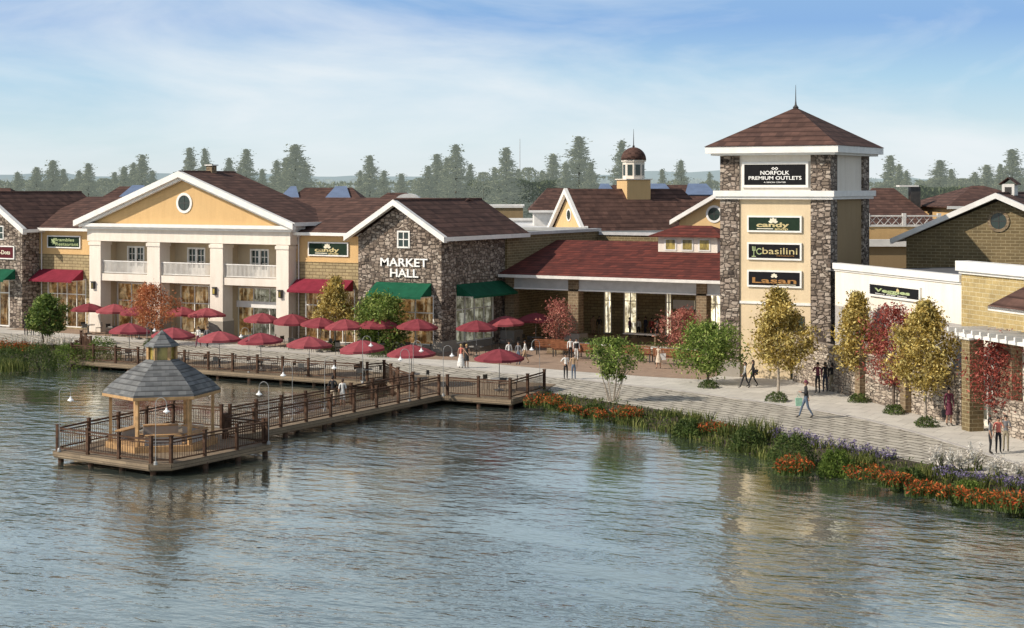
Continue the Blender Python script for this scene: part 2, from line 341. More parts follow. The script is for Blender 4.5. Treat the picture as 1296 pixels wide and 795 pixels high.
ORG = {}   # world origin of each thing, so shapes can be written in site coordinates
def finish(o, label=None, cat=None, group=None, kind=None):
    if label: o['label'] = label
    if cat: o['category'] = cat
    if group: o['group'] = group
    if kind: o['kind'] = kind
    return o
def obj(name, mb, mats, parent=None, smooth=False, org=None):
    me = bpy.data.meshes.new(name)
    og = ORG.get(parent.name, Vector()) if parent is not None else (org or Vector())
    me.from_pydata([v-og for v in mb.v], [], mb.f)
    if isinstance(mats, str): mats = [mats]
    for m in mats: me.materials.append(MATS[m])
    if len(mats) > 1: me.polygons.foreach_set('material_index', mb.m)
    if smooth: me.polygons.foreach_set('use_smooth', [True]*len(me.polygons))
    me.update()
    if len(me.polygons) < 60000:
        uv = me.uv_layers.new(name='UVMap'); Z = Vector((0, 0, 1))
        for p in me.polygons:
            n = p.normal
            if abs(n.z) > .995: t = Vector((1, 0, 0)); b = Vector((0, 1, 0))
            else: t = Z.cross(n).normalized(); b = n.cross(t)
            for li in p.loop_indices:
                co = me.vertices[me.loops[li].vertex_index].co+og
                uv.data[li].uv = (co.dot(t), co.dot(b))
    o = bpy.data.objects.new(name, me); COL.objects.link(o)
    if parent is not None: o.parent = parent; ORG[o.name] = og
    else: o.location = og
    return o
def thing(name, label, cat, loc=(0, 0, 0), group=None, rz=0):
    o = bpy.data.objects.new(name, None); COL.objects.link(o); o.location = loc; o.rotation_euler = (0, 0, rz); o.empty_display_size = .3
    ORG[o.name] = Vector(loc); return finish(o, label, cat, group)
def local_thing(name, label, cat, loc, rz=0, group=None):
    o = thing(name, label, cat, loc, group, rz); ORG[o.name] = Vector(); return o
def dup(root, loc, rz=0, label=None, group=None, sc=None):
    r = root.copy(); COL.objects.link(r); r.location = loc; r.rotation_euler = (0, 0, rz)
    if sc: r.scale = sc if not isinstance(sc, (int, float)) else (sc, sc, sc)
    if label: r['label'] = label
    if group: r['group'] = group
    for ch in list(root.children):
        c = ch.copy(); COL.objects.link(c); c.parent = r
        for g in list(ch.children):
            d = g.copy(); COL.objects.link(d); d.parent = c
    return r
def structure(name, mb, mat, kind='structure'):
    o = obj(name, mb, mat); o['kind'] = kind; return o

def text_mb(mb, s, F, ac, z, h, o=.03, depth=.03, width=None, bold=.0, shear=0):
    """lettering: real extruded glyph meshes laid on a wall plane, centred at ac"""
    cu = bpy.data.curves.new('lettering', 'FONT'); cu.body = s; cu.align_x = 'CENTER'; cu.size = 1; cu.extrude = 0; cu.offset = bold; cu.shear = shear
    cu.resolution_u = 3
    ob = bpy.data.objects.new('lettering', cu); COL.objects.link(ob)
    bpy.context.view_layer.update()
    me = bpy.data.meshes.new_from_object(ob.evaluated_get(bpy.context.evaluated_depsgraph_get()))
    xs = [v.co.x for v in me.vertices]; ys = [v.co.y for v in me.vertices]
    x0, x1, y0 = min(xs), max(xs), min(min(ys), 0)
    capn = max(ys)
    k = h/capn; kx = k if width is None else width/(x1-x0); cx = (x0+x1)/2
    i = len(mb.v)
    for v in me.vertices: mb.v.append(F.P(ac+(v.co.x-cx)*kx, z+v.co.y*k, o+depth))
    for p in me.polygons: mb.f.append(tuple(i+q for q in p.vertices)); mb.m.append(mb.cur)
    # sides
    from collections import Counter
    cnt = Counter()
    for p in me.polygons:
        vs = list(p.vertices)
        for a, b in zip(vs, vs[1:]+vs[:1]): cnt[(min(a, b), max(a, b))] += 1
    for p in me.polygons:
        vs = list(p.vertices)
        for a, b in zip(vs, vs[1:]+vs[:1]):
            if cnt[(min(a, b), max(a, b))] == 1:
                A = mb.v[i+a]; B = mb.v[i+b]; n = F.n*depth
                mb.poly([A, B, B-n, A-n])
    bpy.data.objects.remove(ob); bpy.data.curves.remove(cu); bpy.data.meshes.remove(me)
# ------------------------------------------------------------------ building parts
def storefront(root, F, a0, a1, z0, z1, cols=3, rows=(.62,), depth=1.6, mat='shop_display', label=None, fw=.09, low=0):
    """frame with mullions, a pane of glass and a shop with self-glowing surfaces behind it"""
    m = MB(); e = .02
    m.fbox(F, a0, a0+fw*1.4, z0, z1, -.16, -.02); m.fbox(F, a1-fw*1.4, a1, z0, z1, -.16, -.02)
    m.fbox(F, a0+fw*1.4, a1-fw*1.4, z1-fw*1.4, z1, -.16, -.02); m.fbox(F, a0+fw*1.4, a1-fw*1.4, z0, z0+fw*1.2+low, -.16, -.02)
    for k in range(1, cols):
        a = a0+(a1-a0)*k/cols; m.fbox(F, a-fw/2, a+fw/2, z0+fw*1.2+low, z1-fw*1.4, -.14, -.035)
    for r in rows:
        z = z0+(z1-z0)*r; m.fbox(F, a0+fw*1.4, a1-fw*1.4, z-fw/2, z+fw/2, -.125, -.045)
    w = obj('storefront_window', m, 'white_trim', root)
    if label: w['label'] = label
    g = MB(); g.poly([F.P(a0+.02, z0+.02, -.09), F.P(a1-.02, z0+.02, -.09), F.P(a1-.02, z1-.02, -.09), F.P(a0+.02, z1-.02, -.09)])
    obj('pane', g, 'shop_glass', w)
    d = MB(); P = F.P
    D = -depth
    d.poly([P(a0, z0, D), P(a1, z0, D), P(a1, z1, D), P(a0, z1, D)])
    d.poly([P(a0, z0, -.26), P(a0, z0, D), P(a0, z1, D), P(a0, z1, -.26)]); d.poly([P(a1, z0, -.26), P(a1, z0, D), P(a1, z1, D), P(a1, z1, -.26)])
    d.poly([P(a0, z0, -.26), P(a1, z0, -.26), P(a1, z0, D), P(a0, z0, D)]); d.poly([P(a0, z1, -.26), P(a1, z1, -.26), P(a1, z1, D), P(a0, z1, D)])
    rnd = random.Random(int(a0*100)+int(z1*31))
    a = a0+.3
    while a < a1-.5:   # shelves, counters and stacked goods standing in the shop
        w_ = rnd.uniform(.35, .9); h_ = rnd.uniform(.5, (z1-z0)*.62); o_ = -rnd.uniform(.45, depth*.7)
        d.fbox(F, a, min(a+w_, a1-.1), z0+.004, z0+h_, o_-.35, o_); a += w_+rnd.uniform(.15, .8)
    for k in range(max(1, int((a1-a0)/1.6))):
        a = rnd.uniform(a0+.3, a1-.5); zz = z1-rnd.uniform(.3, .9); d.lathe(P(a, zz, -depth*.6), [(.05, .2), (.22, 0), (.03, -.02)], 8)
    obj('shop_interior', d, mat, w)
    return w
def window(root, F, a0, a1, z0, z1, cols=2, rows=2, fw=.09, name='window', glass='dark_glass', frame='white_trim', proud=.06):
    m = MB()
    m.fbox(F, a0, a0+fw, z0, z1, .003, proud); m.fbox(F, a1-fw, a1, z0, z1, .003, proud); m.fbox(F, a0+fw, a1-fw, z1-fw, z1, .003, proud); m.fbox(F, a0+fw, a1-fw, z0, z0+fw, .003, proud+.03)
    for k in range(1, cols):
        a = a0+(a1-a0)*k/cols; m.fbox(F, a-fw*.3, a+fw*.3, z0+fw, z1-fw, .022, proud*.8)
    for k in range(1, rows):
        z = z0+(z1-z0)*k/rows; m.fbox(F, a0+fw, a1-fw, z-fw*.3, z+fw*.3, .024, proud*.7)
    w = obj(name, m, frame, root)
    g = MB(); g.poly([F.P(a0+fw, z0+fw, .02), F.P(a1-fw, z0+fw, .02), F.P(a1-fw, z1-fw, .02), F.P(a0+fw, z1-fw, .02)])
    obj('pane', g, glass, w); return w
def round_window(root, F, a, z, r, frame='white_trim', glass='dark_glass', fr=.16, proud=.07, n=28):
    m = MB()
    for k in range(n):
        t0 = 2*math.pi*k/n; t1 = 2*math.pi*(k+1)/n
        c = [(math.cos(t), math.sin(t)) for t in (t0, t1)]
        P = lambda rr, i, o: F.P(a+c[i][0]*rr, z+c[i][1]*rr, o)
        R = r+fr
        m.poly([P(r, 0, proud), P(R, 0, proud), P(R, 1, proud), P(r, 1, proud)]); m.poly([P(R, 0, proud), P(R, 0, 0.003), P(R, 1, .003), P(R, 1, proud)]); m.poly([P(r, 0, .003), P(r, 0, proud), P(r, 1, proud), P(r, 1, .003)])
    w = obj('round_window', m, frame, root)
    g = MB(); g.poly([F.P(a+math.cos(2*math.pi*k/n)*r, z+math.sin(2*math.pi*k/n)*r, .02) for k in range(n)]); obj('pane', g, glass, w)
    b = MB(); b.fbox(F, a-.025, a+.025, z-r, z+r, .022, .04); b.fbox(F, a-r, a+r, z-.025, z+.025, .022, .038); obj('glazing_bar', b, 'dark_metal', w)
    return w
def awning(root, F, a0, a1, ztop, zbot, out, mat, label=None):
    P = F.P; m = MB(); t = .03; val = .16; n = 10
    for k in range(n):   # slightly sagging cloth between ribs
        b0 = a0+(a1-a0)*k/n; b1 = a0+(a1-a0)*(k+1)/n
        m.poly([P(b0, ztop, .05), P(b0, zbot, out), P(b1, zbot, out), P(b1, ztop, .05)])
        m.poly([P(b0, zbot, out), P(b0, zbot-val, out), P(b1, zbot-val, out), P(b1, zbot, out)])
    m.poly([P(a0, ztop, .05), P(a0, zbot, out), P(a0, zbot, .05)]); m.poly([P(a1, ztop, .05), P(a1, zbot, .05), P(a1, zbot, out)])
    o = obj('awning', m, mat, root)
    if label: o['label'] = label
    f = MB()
    for a in (a0+.03, (a0+a1)/2, a1-.03): f.path([P(a, ztop-.06, .06), P(a, zbot-.05, out-.04)], .02); f.path([P(a, zbot-.05, .03), P(a, zbot-.05, out-.04)], .018)
    obj('awning_frame', f, 'soft_white', o); return o
def gable_roof_y(root, x0, x1, y0, y1, ze, zr, mat='roof_brown', t=.12, split=True):
    """ridge runs along y"""
    xm = (x0+x1)/2; m = MB(); m.slab([(x0, y0, ze), (xm, y0, zr), (xm, y1, zr), (x0, y1, ze)], t); m.slab([(xm, y0, zr), (x1, y0, ze), (x1, y1, ze), (xm, y1, zr)], t)
    r = obj('roof', m, mat, root)
    c = MB(); c.tube((xm, y0, zr+.0), (xm, y1, zr+.0), .09, None, 8); obj('ridge_cap', c, mat, r)
    return r
def rake_y(root, F, x0, x1, ze, zr, w=.38, proud=.1, th=.35, name='rake_board'):
    """white boards following the gable edge, on plane F"""
    xm = (x0+x1)/2; m = MB(); sl = (zr-ze)/(xm-x0); ww = w*math.sqrt(1+sl*sl)
    m.prism(F, [(x0, ze-ww), (xm, zr-ww), (xm, zr+.03), (x0, ze+.03)], -th, proud); m.prism(F, [(xm, zr-ww), (x1, ze-ww), (x1, ze+.03), (xm, zr+.03)], -th, proud+.002)
    return obj(name, m, 'white_trim', root)
def fascia(root, pts, h=.28, w=.12, mat='white_trim', name='fascia'):
    m = MB()
    for a, b in zip(pts[:-1], pts[1:]): m.beam(a, b, w, h)
    return obj(name, m, mat, root)
def walllamp(root, F, a, z):
    m = MB(); m.fbox(F, a-.14, a+.14, z-.28, z+.28, .0, .22); m.fbox(F, a-.18, a+.18, z+.283, z+.34, 0, .27)
    o = obj('wall_lamp', m, 'dark_metal', root); g = MB(); g.fbox(F, a-.1, a+.1, z-.2, z+.2, .223, .235); obj('lamp_glass', g, 'gold_glass', o)
def sign(name, label, F, a0, a1, z0, z1, panel, draw, proud=.12, frame=.10):
    """framed board; draw(root, F, ac, zc, w, h, o) adds the lettering and emblem"""
    o0 = F.P((a0+a1)/2, z0, 0); root = thing(name, label, 'sign', o0)
    m = MB(); m.fbox(F, a0, a1, z0, z0+frame, .005, proud); m.fbox(F, a0, a1, z1-frame, z1, .005, proud); m.fbox(F, a0, a0+frame, z0+frame, z1-frame, .005, proud); m.fbox(F, a1-frame, a1, z0+frame, z1-frame, .005, proud)
    obj('sign_frame', m, 'white_trim', root)
    b = MB(); b.fbox(F, a0+frame, a1-frame, z0+frame, z1-frame, .01, proud-.04); obj('sign_board', b, panel, root)
    draw(root, F, (a0+a1)/2, (z0+z1)/2, a1-a0-2*frame, z1-z0-2*frame, proud-.04)
    return root
def lettering(root, F, items, mat, o, name='lettering'):
    for s, ac, z, h, w, bold in items: m = MB(); text_mb(m, s, F, ac, z, h, o, .02, w, bold); obj(name, m, mat, root)
def petals(m, F, a, z, r, o, angs, wd=.3, d=.02):
    for t in angs:
        c, s = math.cos(rad(t)), math.sin(rad(t)); pts = []
        for u, v in ((0, 0), (.35, wd), (.7, wd*.9), (1, 0), (.7, -wd*.9), (.35, -wd)): pts.append(F.P(a+(c*u-s*v)*r, z+(s*u+c*v)*r, o+d))
        m.poly(pts); d += .0015

ROOF_T = .12
# ================================================================== stone shop at the far left
SX1 = onv(28, 101.2); SX0 = SX1-8.6; SXM = (SX0+SX1)/2
def stone_shop(label, x0, x1, y0, y1, ze, zr, name='stone_shop'):
    root = thing(name, label, 'shop building', ((x0+x1)/2, y0, 0))
    return root
r = thing('stone_shop', 'stone gabled shop at the far left edge with a green awning', 'shop building', (SXM, 101.2, 0))
F = front(101.2); m = MB(); ze, zr = 8.35, 11.15
m.wall(F, SX0, SX1, 0, ze, [(SX0+.9, SX1-1.5, .1, 4.2)])
m.prism(F, [(SX0, ze), (SX1, ze), (SXM, zr)], -.2, 0)
m.wall(side(SX1), 101.2, 110, 0, ze); m.wall(lside(SX0), 101.2, 110, 0, ze); m.wall(Fr(0, 110, (1, 0), (0, 1)), SX0, SX1, 0, ze)
obj('wall', m, 'fieldstone', r)
gable_roof_y(r, SX0-.6, SX1+.6, 100.8, 112.5, ze+.1, zr+.42); rake_y(r, front(100.8), SX0-.6, SX1+.6, ze+.1, zr+.42)
fascia(r, [(SX1+.6, 100.8, ze-.06), (SX1+.6, 110, ze-.06)])
storefront(r, F, SX0+.9, SX1-1.5, .1, 4.2, 5, (.7,)); awning(r, F, SX0+.6, SX1-.75, 5.0, 4.15, 1.4, 'awning_green')
window(r, F, SXM-.5, onv(5, 101.2), 7.5, 8.7)
def d_dots(root, F, a, z, w, h, o): lettering(root, F, [('n-Dots', a+w*.12, z-h*.16, h*.36, w*.5, .02)], 'letter_cream', o)
x1_ = onv(19, 101.2)
sign('shop_sign', 'maroon sign lettered n-Dots in cream on the far left stone shop', F, x1_-3.2, x1_, 5.85, 7.0, 'maroon_panel', d_dots)

# ================================================================== brick wings either side of the colonnade
def wing(label, x0, x1, y, zmid, awn, store, roof_x0, roof_x1, ridge_y=111.0, zr=11.15, cols=4):
    r = thing('brick_wing_shop', label, 'shop building', ((x0+x1)/2, y, 0))
    F = front(y); a0, a1, s0, s1, at_, ab = awn[0], awn[1], store[0], store[1], awn[2], awn[3]
    m = MB(); m.wall(F, x0, x1, 0, zmid, [(s0, s1, .12, 4.25)]); obj('brick_wall', m, 'brick_wing', r)
    m = MB(); m.wall(front(y-.03), x0, x1, zmid, 8.5); m.fbox(F, x0, x1, zmid-.06, zmid+.06, .032, .07); obj('stucco_wall', m, 'gold_stucco', r)
    m = MB(); m.slab([(roof_x0, y-.7, 8.52), (roof_x1, y-.7, 8.52), (roof_x1, ridge_y, zr), (roof_x0, ridge_y, zr)], .12)
    m.slab([(roof_x0, ridge_y, zr), (roof_x1, ridge_y, zr), (roof_x1, ridge_y+8, 8.6), (roof_x0, ridge_y+8, 8.6)], .12); obj('roof', m, 'roof_brown', r)
    fascia(r, [(x0, y-.72, 8.42), (x1, y-.72, 8.42)], .24, .1); m = MB(); m.box(x0, x1, y-.66, y-.035, 8.30, 8.33); obj('soffit', m, 'soft_white', r)
    storefront(r, F, s0, s1, .12, 4.25, cols, (.68,), fw=.07)
    awning(r, F, a0, a1, at_, ab, 1.4, 'awning_red')
    m = MB(); m.tube((x0+.35, y-.12, .05), (x0+.35, y-.12, 8.3), .055, .055, 8); m.fbox(F, x0+.22, x0+.48, 8.12, 8.3, .04, .25); obj('downpipe', m, 'soft_white', r)
    return r
WY = 103.2
wing('brick and gold stucco wing between the left stone shop and the white colonnade', SX1, -99.6, WY, 6.36, (onv(55, WY)-.3, onv(112, WY)-.55, 5.0, 4.15), (onv(60, WY), onv(109, WY)), SX1-2, -92)
YC = 103.0
wing('brick and gold stucco wing between the white colonnade and the market hall', -78.8, -71.85, YC, zat(331.6, 126.5), (onv(377, YC), onv(450, YC)-.2, 4.95, 4.1), (onv(386, YC), onv(452, YC)-.2), -92, -67.9)
def d_bram(root, F, a, z, w, h, o):
    lettering(root, F, [('Brambles', a+w*.02, z+h*.06, h*.30, w*.62, .01), ('Restaurant', a+w*.10, z-h*.36, h*.30, w*.72, .01)], 'letter_lime', o)
    m = MB(); petals(m, F, a-w*.33, z+h*.02, h*.34, o, (20, 75, 140, 200, 260, 320)); obj('emblem', m, 'letter_lime', root)
sign('shop_sign', 'black Brambles Restaurant sign in pale green letters on the left brick wing', front(WY-.03), onv(61, WY), onv(103, WY), zat(315, 139.5), zat(299, 139.5), 'green_panel', d_bram)
def d_candy(root, F, a, z, w, h, o):
    lettering(root, F, [('candy', a-w*.03, z-h*.22, h*.34, w*.64, .03)], 'letter_gold', o)
    lettering(root, F, [('shop', a+w*.14, z-h*.46, h*.20, w*.26, .02)], 'letter_gold', o)
    m = MB(); m.fbox(F, a-w*.34, a-w*.02, z-h*.40, z-h*.33, o, o+.02); petals(m, F, a-w*.02, z+h*.12, h*.40, o, (12, 50, 90, 130, 168), .26); petals(m, F, a-w*.02, z+h*.14, h*.22, o+.01, (50, 90, 130), .3); obj('emblem', m, 'letter_cream', root)
sign('shop_sign', 'dark green candy shop sign on the wing left of the market hall', front(YC-.03), onv(391, YC), onv(442, YC), zat(325, 126), zat(307, 126), 'green_panel', d_candy)

# ================================================================== colonnade building
CY = 102.0; RY = 103.9
r = thing('colonnade_building', 'two storey building with white columns, balconies and a wide gold pediment', 'building', (-89.1, CY, 0))
CXS = [(-99.5, -98.25), (-93.15, -91.8), (-86.55, -85.25), (-79.95, -78.75)]
for i, (a, b) in enumerate(CXS):
    m = MB(); m.box(a, b, CY, CY+1.2, 1.55, 7.55); m.box(a-.07, b+.07, CY-.07, CY+1.27, 7.2, 7.45); m.box(a-.05, b+.05, CY-.05, CY+1.25, 1.4, 1.55)
    c = obj('column', m, 'pale_stucco', r); m = MB(); m.box(a-.09, b+.09, CY-.09, CY+1.29, 0, 1.4); obj('plinth', m, 'plinth_stucco' if i else 'pale_stucco', c)
m = MB(); m.box(-99.7, -78.55, CY-.05, CY+1.25, 7.552, 8.75); obj('entablature', m, 'pale_stucco', r)
m = MB(); m.box(-100.2, -78.05, CY-.6, CY+1.2, 8.752, 9.02); m.box(-100.0, -78.25, CY-.35, CY+1.2, 8.55, 8.75-.002); obj('cornice', m, 'white_trim', r)
XM = -89.1; X0p, X1p = -100.5, -77.7; ZE, ZR = 9.2, 13.15
m = MB(); m.prism(front(CY), [(X0p+1, 9.022), (X1p-1, 9.022), (XM, ZR-.25)], -.2, 0); obj('pediment_wall', m, 'gold_stucco', r)
rf = gable_roof_y(r, X0p, X1p, CY-.75, 108.2, ZE, ZR+.1)
rake_y(r, front(CY-.75), X0p, X1p, ZE, ZR+.1, .42, .12, .3); rake_y(r, front(CY-.5), X0p+.3, X1p-.3, ZE-.33, ZR-.34, .22, .0, .3, 'inner_rake_board')
fascia(r, [(X1p, CY-.7, ZE-.05), (X1p, 108.2, ZE-.05)]); fascia(r, [(X0p, CY-.7, ZE-.05), (X0p, 108.2, ZE-.05)])
m = MB(); m.prism(Fr(0, 107.6, (1, 0), (0, 1)), [(X0p+1, 9.0), (X1p-1, 9.0), (XM, ZR-.1)], -.2, 0); obj('rear_gable', m, 'gold_stucco', r)
round_window(r, front(CY), onv(233.5, CY), zat(257, 133), .62, fr=.2)
m = MB(); m.box(-89.5, -88.9, 105.0, 105.6, 13.0, 13.75); obj('chimney', m, 'brick_dark', rf); m = MB(); m.box(-89.6, -88.8, 104.9, 105.7, 13.752, 13.85); obj('chimney_cap', m, 'soft_white', rf)
# recessed back walls with real openings
BF = front(RY); doors = []; stores = []
bays = [(CXS[i][1], CXS[i+1][0]) for i in range(3)]
for (a, b), dc in zip(bays, (172, 248.5, 328.5)):
    c = onv(dc, RY); doors.append((c-.95, c+.95, 4.9, 7.1))
stores = [(onv(148, RY), bays[0][1]+1.2, .12, 4.05), (onv(228, RY), bays[1][1]+1.2, .12, 4.05), (onv(300, RY), bays[2][1]+1.1, .12, 4.05)]
m = MB(); m.wall(BF, -99.5, -78.8, 0, 7.56, doors+stores)
for i in range(3):
    m.poly([(bays[i][0]-.02, CY+1.2, 0), (bays[i][0]-.02, RY, 0), (bays[i][0]-.02, RY, 7.56), (bays[i][0]-.02, CY+1.2, 7.56)])
m.wall(side(-78.8), CY+1.2, 107.6, 0, 9.0); m.wall(lside(-99.5), CY+1.2, 107.6, 0, 9.0); m.wall(Fr(0, 107.6, (1, 0), (0, 1)), -99.5, -78.8, 0, 9)
m.poly([(-99.5, CY+1.24, 7.56), (-78.8, CY+1.24, 7.56), (-78.8, RY, 7.56), (-99.5, RY, 7.56)])
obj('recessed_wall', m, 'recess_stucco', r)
for (a, b, c, d) in doors:
    m = MB(); F = BF
    m.fbox(F, a, a+.14, c, d, -.2, .03); m.fbox(F, b-.14, b, c, d, -.2, .03); m.fbox(F, a+.14, b-.14, d-.14, d, -.2, .03); mid = (a+b)/2
    m.fbox(F, mid-.11, mid+.11, c, d-.14, -.19, .02)
    for (p, q) in ((a+.14, mid-.11), (mid+.11, b-.14)):
        m.fbox(F, p, q, c, c+.55, -.15, -.02); m.fbox(F, (p+q)/2-.025, (p+q)/2+.025, c+.55, d-.14, -.14, -.03)
        for k in (1, 2): zz = c+.55+(d-c-.69)*k/3; m.fbox(F, p, q, zz-.025, zz+.025, -.135, -.035)
    dd = obj('french_door', m, 'white_trim', r); g = MB(); g.poly([F.P(a, c, -.1), F.P(b, c, -.1), F.P(b, d, -.1), F.P(a, d, -.1)]); obj('pane', g, 'dark_glass', dd)
    h = MB(); h.fbox(F, mid+.16, mid+.2, c+.95, c+1.15, -.02, .05); obj('handle', h, 'dark_metal', dd)
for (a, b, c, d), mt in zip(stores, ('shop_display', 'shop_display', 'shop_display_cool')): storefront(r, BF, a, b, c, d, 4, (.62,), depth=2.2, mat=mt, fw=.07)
a, b, c, d = stores[2]
m = MB(); m.fbox(BF, a+.12, b-.1, 2.45, 2.95, .0, .2); obj('door_canopy', m, 'white_trim', r)
for (a, b) in bays:
    m = MB(); m.box(a+.003, b-.003, CY+.1, RY-.003, 4.28, 4.86); bl = obj('balcony', m, 'pale_stucco', r)
    m = MB(); m.box(a+.005, b-.005, CY+.2, CY+.3, 5.86, 5.95); m.box(a+.005, b-.005, CY+.21, CY+.29, 4.93, 5.0)
    n = int((b-a)/.13)
    for k in range(n+1): x = a+.04+(b-a-.08)*k/n; m.box(x-.026, x+.026, CY+.225, CY+.275, 5.0, 5.86)
    obj('balcony_railing', m, 'soft_white', bl)
for i, (a, b) in enumerate(CXS): walllamp(r, front(CY), (a+b)/2-.1, zat(361+i*3.5, 138-3*i))

# ================================================================== market hall
MX0, MX1, MY0, MY1 = -71.85, -64.5, 101.5, 110.6; MXM = (MX0+MX1)/2; ze, zr = 8.35, 10.65
r = thing('market_hall', 'stone market hall with a white edged gable and green awnings', 'building', (MXM, MY0, 0))
F = front(MY0); S = side(MX1); fs = (onv(478, MY0), onv(549, MY0), .5, 4.15); ss = (onu(577, MX1), onu(625, MX1), .5, 4.2)
m = MB(); m.wall(F, MX0, MX1, 0, ze, [fs]); m.prism(F, [(MX0, ze), (MX1, ze), (MXM, zr)], -.2, 0); m.wall(S, MY0, MY1+2, 0, ze, [ss]); m.wall(lside(MX0), MY0, MY1+2, 0, ze); m.wall(Fr(0, MY1+2, (1, 0), (0, 1)), MX0, MX1, 0, ze)
obj('wall', m, 'fieldstone', r)
m = MB(); m.fbox(F, MX0, fs[0]-.02, 0, .8, .0, .09); m.fbox(F, fs[1]+.02, MX1+.09, 0, .8, 0, .09); m.fbox(S, MY0, ss[0]-.02, 0, .8, 0, .088); m.fbox(F, fs[0], fs[1], 0, .48, 0, .085); m.fbox(S, ss[0], ss[1], 0, .48, 0, .086); obj('plinth', m, 'plinth_stucco', r)
gable_roof_y(r, MX0-.75, MX1+.75, MY0-.75, 113.2, ze+.05, zr+.42); rake_y(r, front(MY0-.75), MX0-.75, MX1+.75, ze+.05, zr+.42, .34)
fascia(r, [(MX1+.75, MY0-.7, ze-.1), (MX1+.75, 113.2, ze-.1)], .3)
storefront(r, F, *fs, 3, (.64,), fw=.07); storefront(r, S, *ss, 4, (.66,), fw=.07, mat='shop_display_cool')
awning(r, F, onv(477, MY0), onv(548, MY0)-.1, zat(358, 121.5), zat(374, 121.5), 1.5, 'awning_green'); awning(r, S, onu(577, MX1), onu(634, MX1), zat(359, 123), zat(374, 122.5), 1.5, 'awning_green')
window(r, F, onv(503, MY0), onv(519, MY0), zat(314, 122), zat(292, 122), 2, 2, .12)
m = MB(); lab = 'raised white capital letters spelling MARKET HALL on the stone gable'
root = thing('building_lettering', lab, 'sign', F.P(onv(512, MY0), zat(350, 122), 0))
text_mb(m, 'MARKET', F, onv(512, MY0), zat(337, 122), .60, .02, .1, onv(542, MY0)-onv(482.5, MY0), .012)
text_mb(m, 'HALL', F, onv(512.5, MY0), zat(350.5, 122), .60, .02, .1, onv(530.5, MY0)-onv(495, MY0), .012); obj('lettering', m, 'letter_white', root)

# ================================================================== pavilion with the red roof
PX0, PX1 = -64.3, -43.0; PF = front(110.4); BZ0, BZ1 = 4.32, 5.15
r = thing('pavilion', 'open brick pavilion with a long low red shingle roof beside the tower', 'pavilion', (-54, 110.4, 0))
m = MB(); m.slab([(PX0+.01, 109.3, 5.38), (PX1, 109.3, 5.38), (PX1, 118.7, 7.72), (PX0+.01, 118.7, 7.72)], .14); m.slab([(PX0+.01, 118.7, 7.72), (PX1, 118.7, 7.72), (PX1, 125.9, 5.9), (PX0+.01, 125.9, 5.9)], .14)
rf = obj('roof', m, 'roof_red', r); fascia(r, [(PX0+.02, 109.25, 5.25), (PX1, 109.25, 5.25)], .22, .12, 'soft_white')
m = MB(); m.box(PX0+.02, PX1, 110.3, 110.9, BZ0, BZ1); obj('beam', m, 'grey_trim', r); m = MB(); m.box(PX0+.02, PX1, 110.2, 110.98, BZ0-.1, BZ0-.003); obj('beam_trim', m, 'letter_white', r)
m = MB(); m.poly([(PX0+.02, 109.4, 5.16), (PX1, 109.4, 5.16), (PX1, 123, 5.16), (PX0+.02, 123, 5.16)]); obj('ceiling', m, 'white_stucco', r)
for px, w in ((646, .8), (727, .86), (889, .8)):
    x = onv(px, 110.4); m = MB(); m.box(x-w/2, x+w/2, 110.2, 111.05, .0, 5.14); c = obj('brick_pier', m, 'brick_dark', r)
    m = MB(); m.box(x-w/2-.22, x+w/2+.22, 109.95, 111.3, 0, 1.0); obj('pier_base', m, 'plinth_stucco', c)
m = MB()   # inner storefront wall: piers with glazing, its glow added to brighten the pavilion
BP = front(120.8); segs = [(658, 662, 'd'), (662, 672, 'g'), (672, 683, 'y'), (683, 688, 'w'), (690, 716, 'd'), (716, 738, 'g'), (742, 764, 'd'), (764, 774, 'g'), (775, 789, 'd'), (789, 806, 'c'), (808, 826, 'd'), (826, 841, 'd'), (842, 850, 'c'), (850, 878, 'd'), (880, 895, 'g'), (895, 925, 'c')]
hol = []
for p, q, k in segs:
    if k in 'gc': hol.append((onv(p, 120.8), onv(q, 120.8), .1, 4.2))
m.wall(BP, PX0+.02, PX1, 0, 5.2, hol); obj('inner_wall', m, 'brick_wing', r)
for h, k in zip(hol, [s[2] for s in segs if s[2] in 'gc']): storefront(r, BP, *h, 2 if h[1]-h[0] < 2 else 3, (.66,), fw=.06, mat='shop_display_fill_glow', depth=1.3)
m = MB(); m.fbox(BP, onv(672, 120.8), onv(682.5, 120.8), .1, 4.3, .0, .12); obj('wall_panel', m, 'gold_stucco', r)['label'] = 'bright yellow upright wall panel'
m = MB(); m.fbox(BP, onv(683, 120.8), onv(688, 120.8), 0, 4.3, .0, .2); obj('wall_panel', m, 'soft_white', r)['label'] = 'white upright wall panel'
m = MB(); m.fbox(BP, onv(853, 120.8), onv(880, 120.8), 2.35, 3.05, .03, .2); obj('notice_board', m, 'letter_white', r)
for px, z in ((662, 4.0), (760, 4.1), (812, 4.1), (868, 4.1)):
    m = MB(); m.lathe((onv(px, 113.5), 113.5, 4.75), [(.03, .4), (.05, .1), (.2, 0), (.2, -.1)], 10); obj('ceiling_lamp', m, 'dark_metal', r)
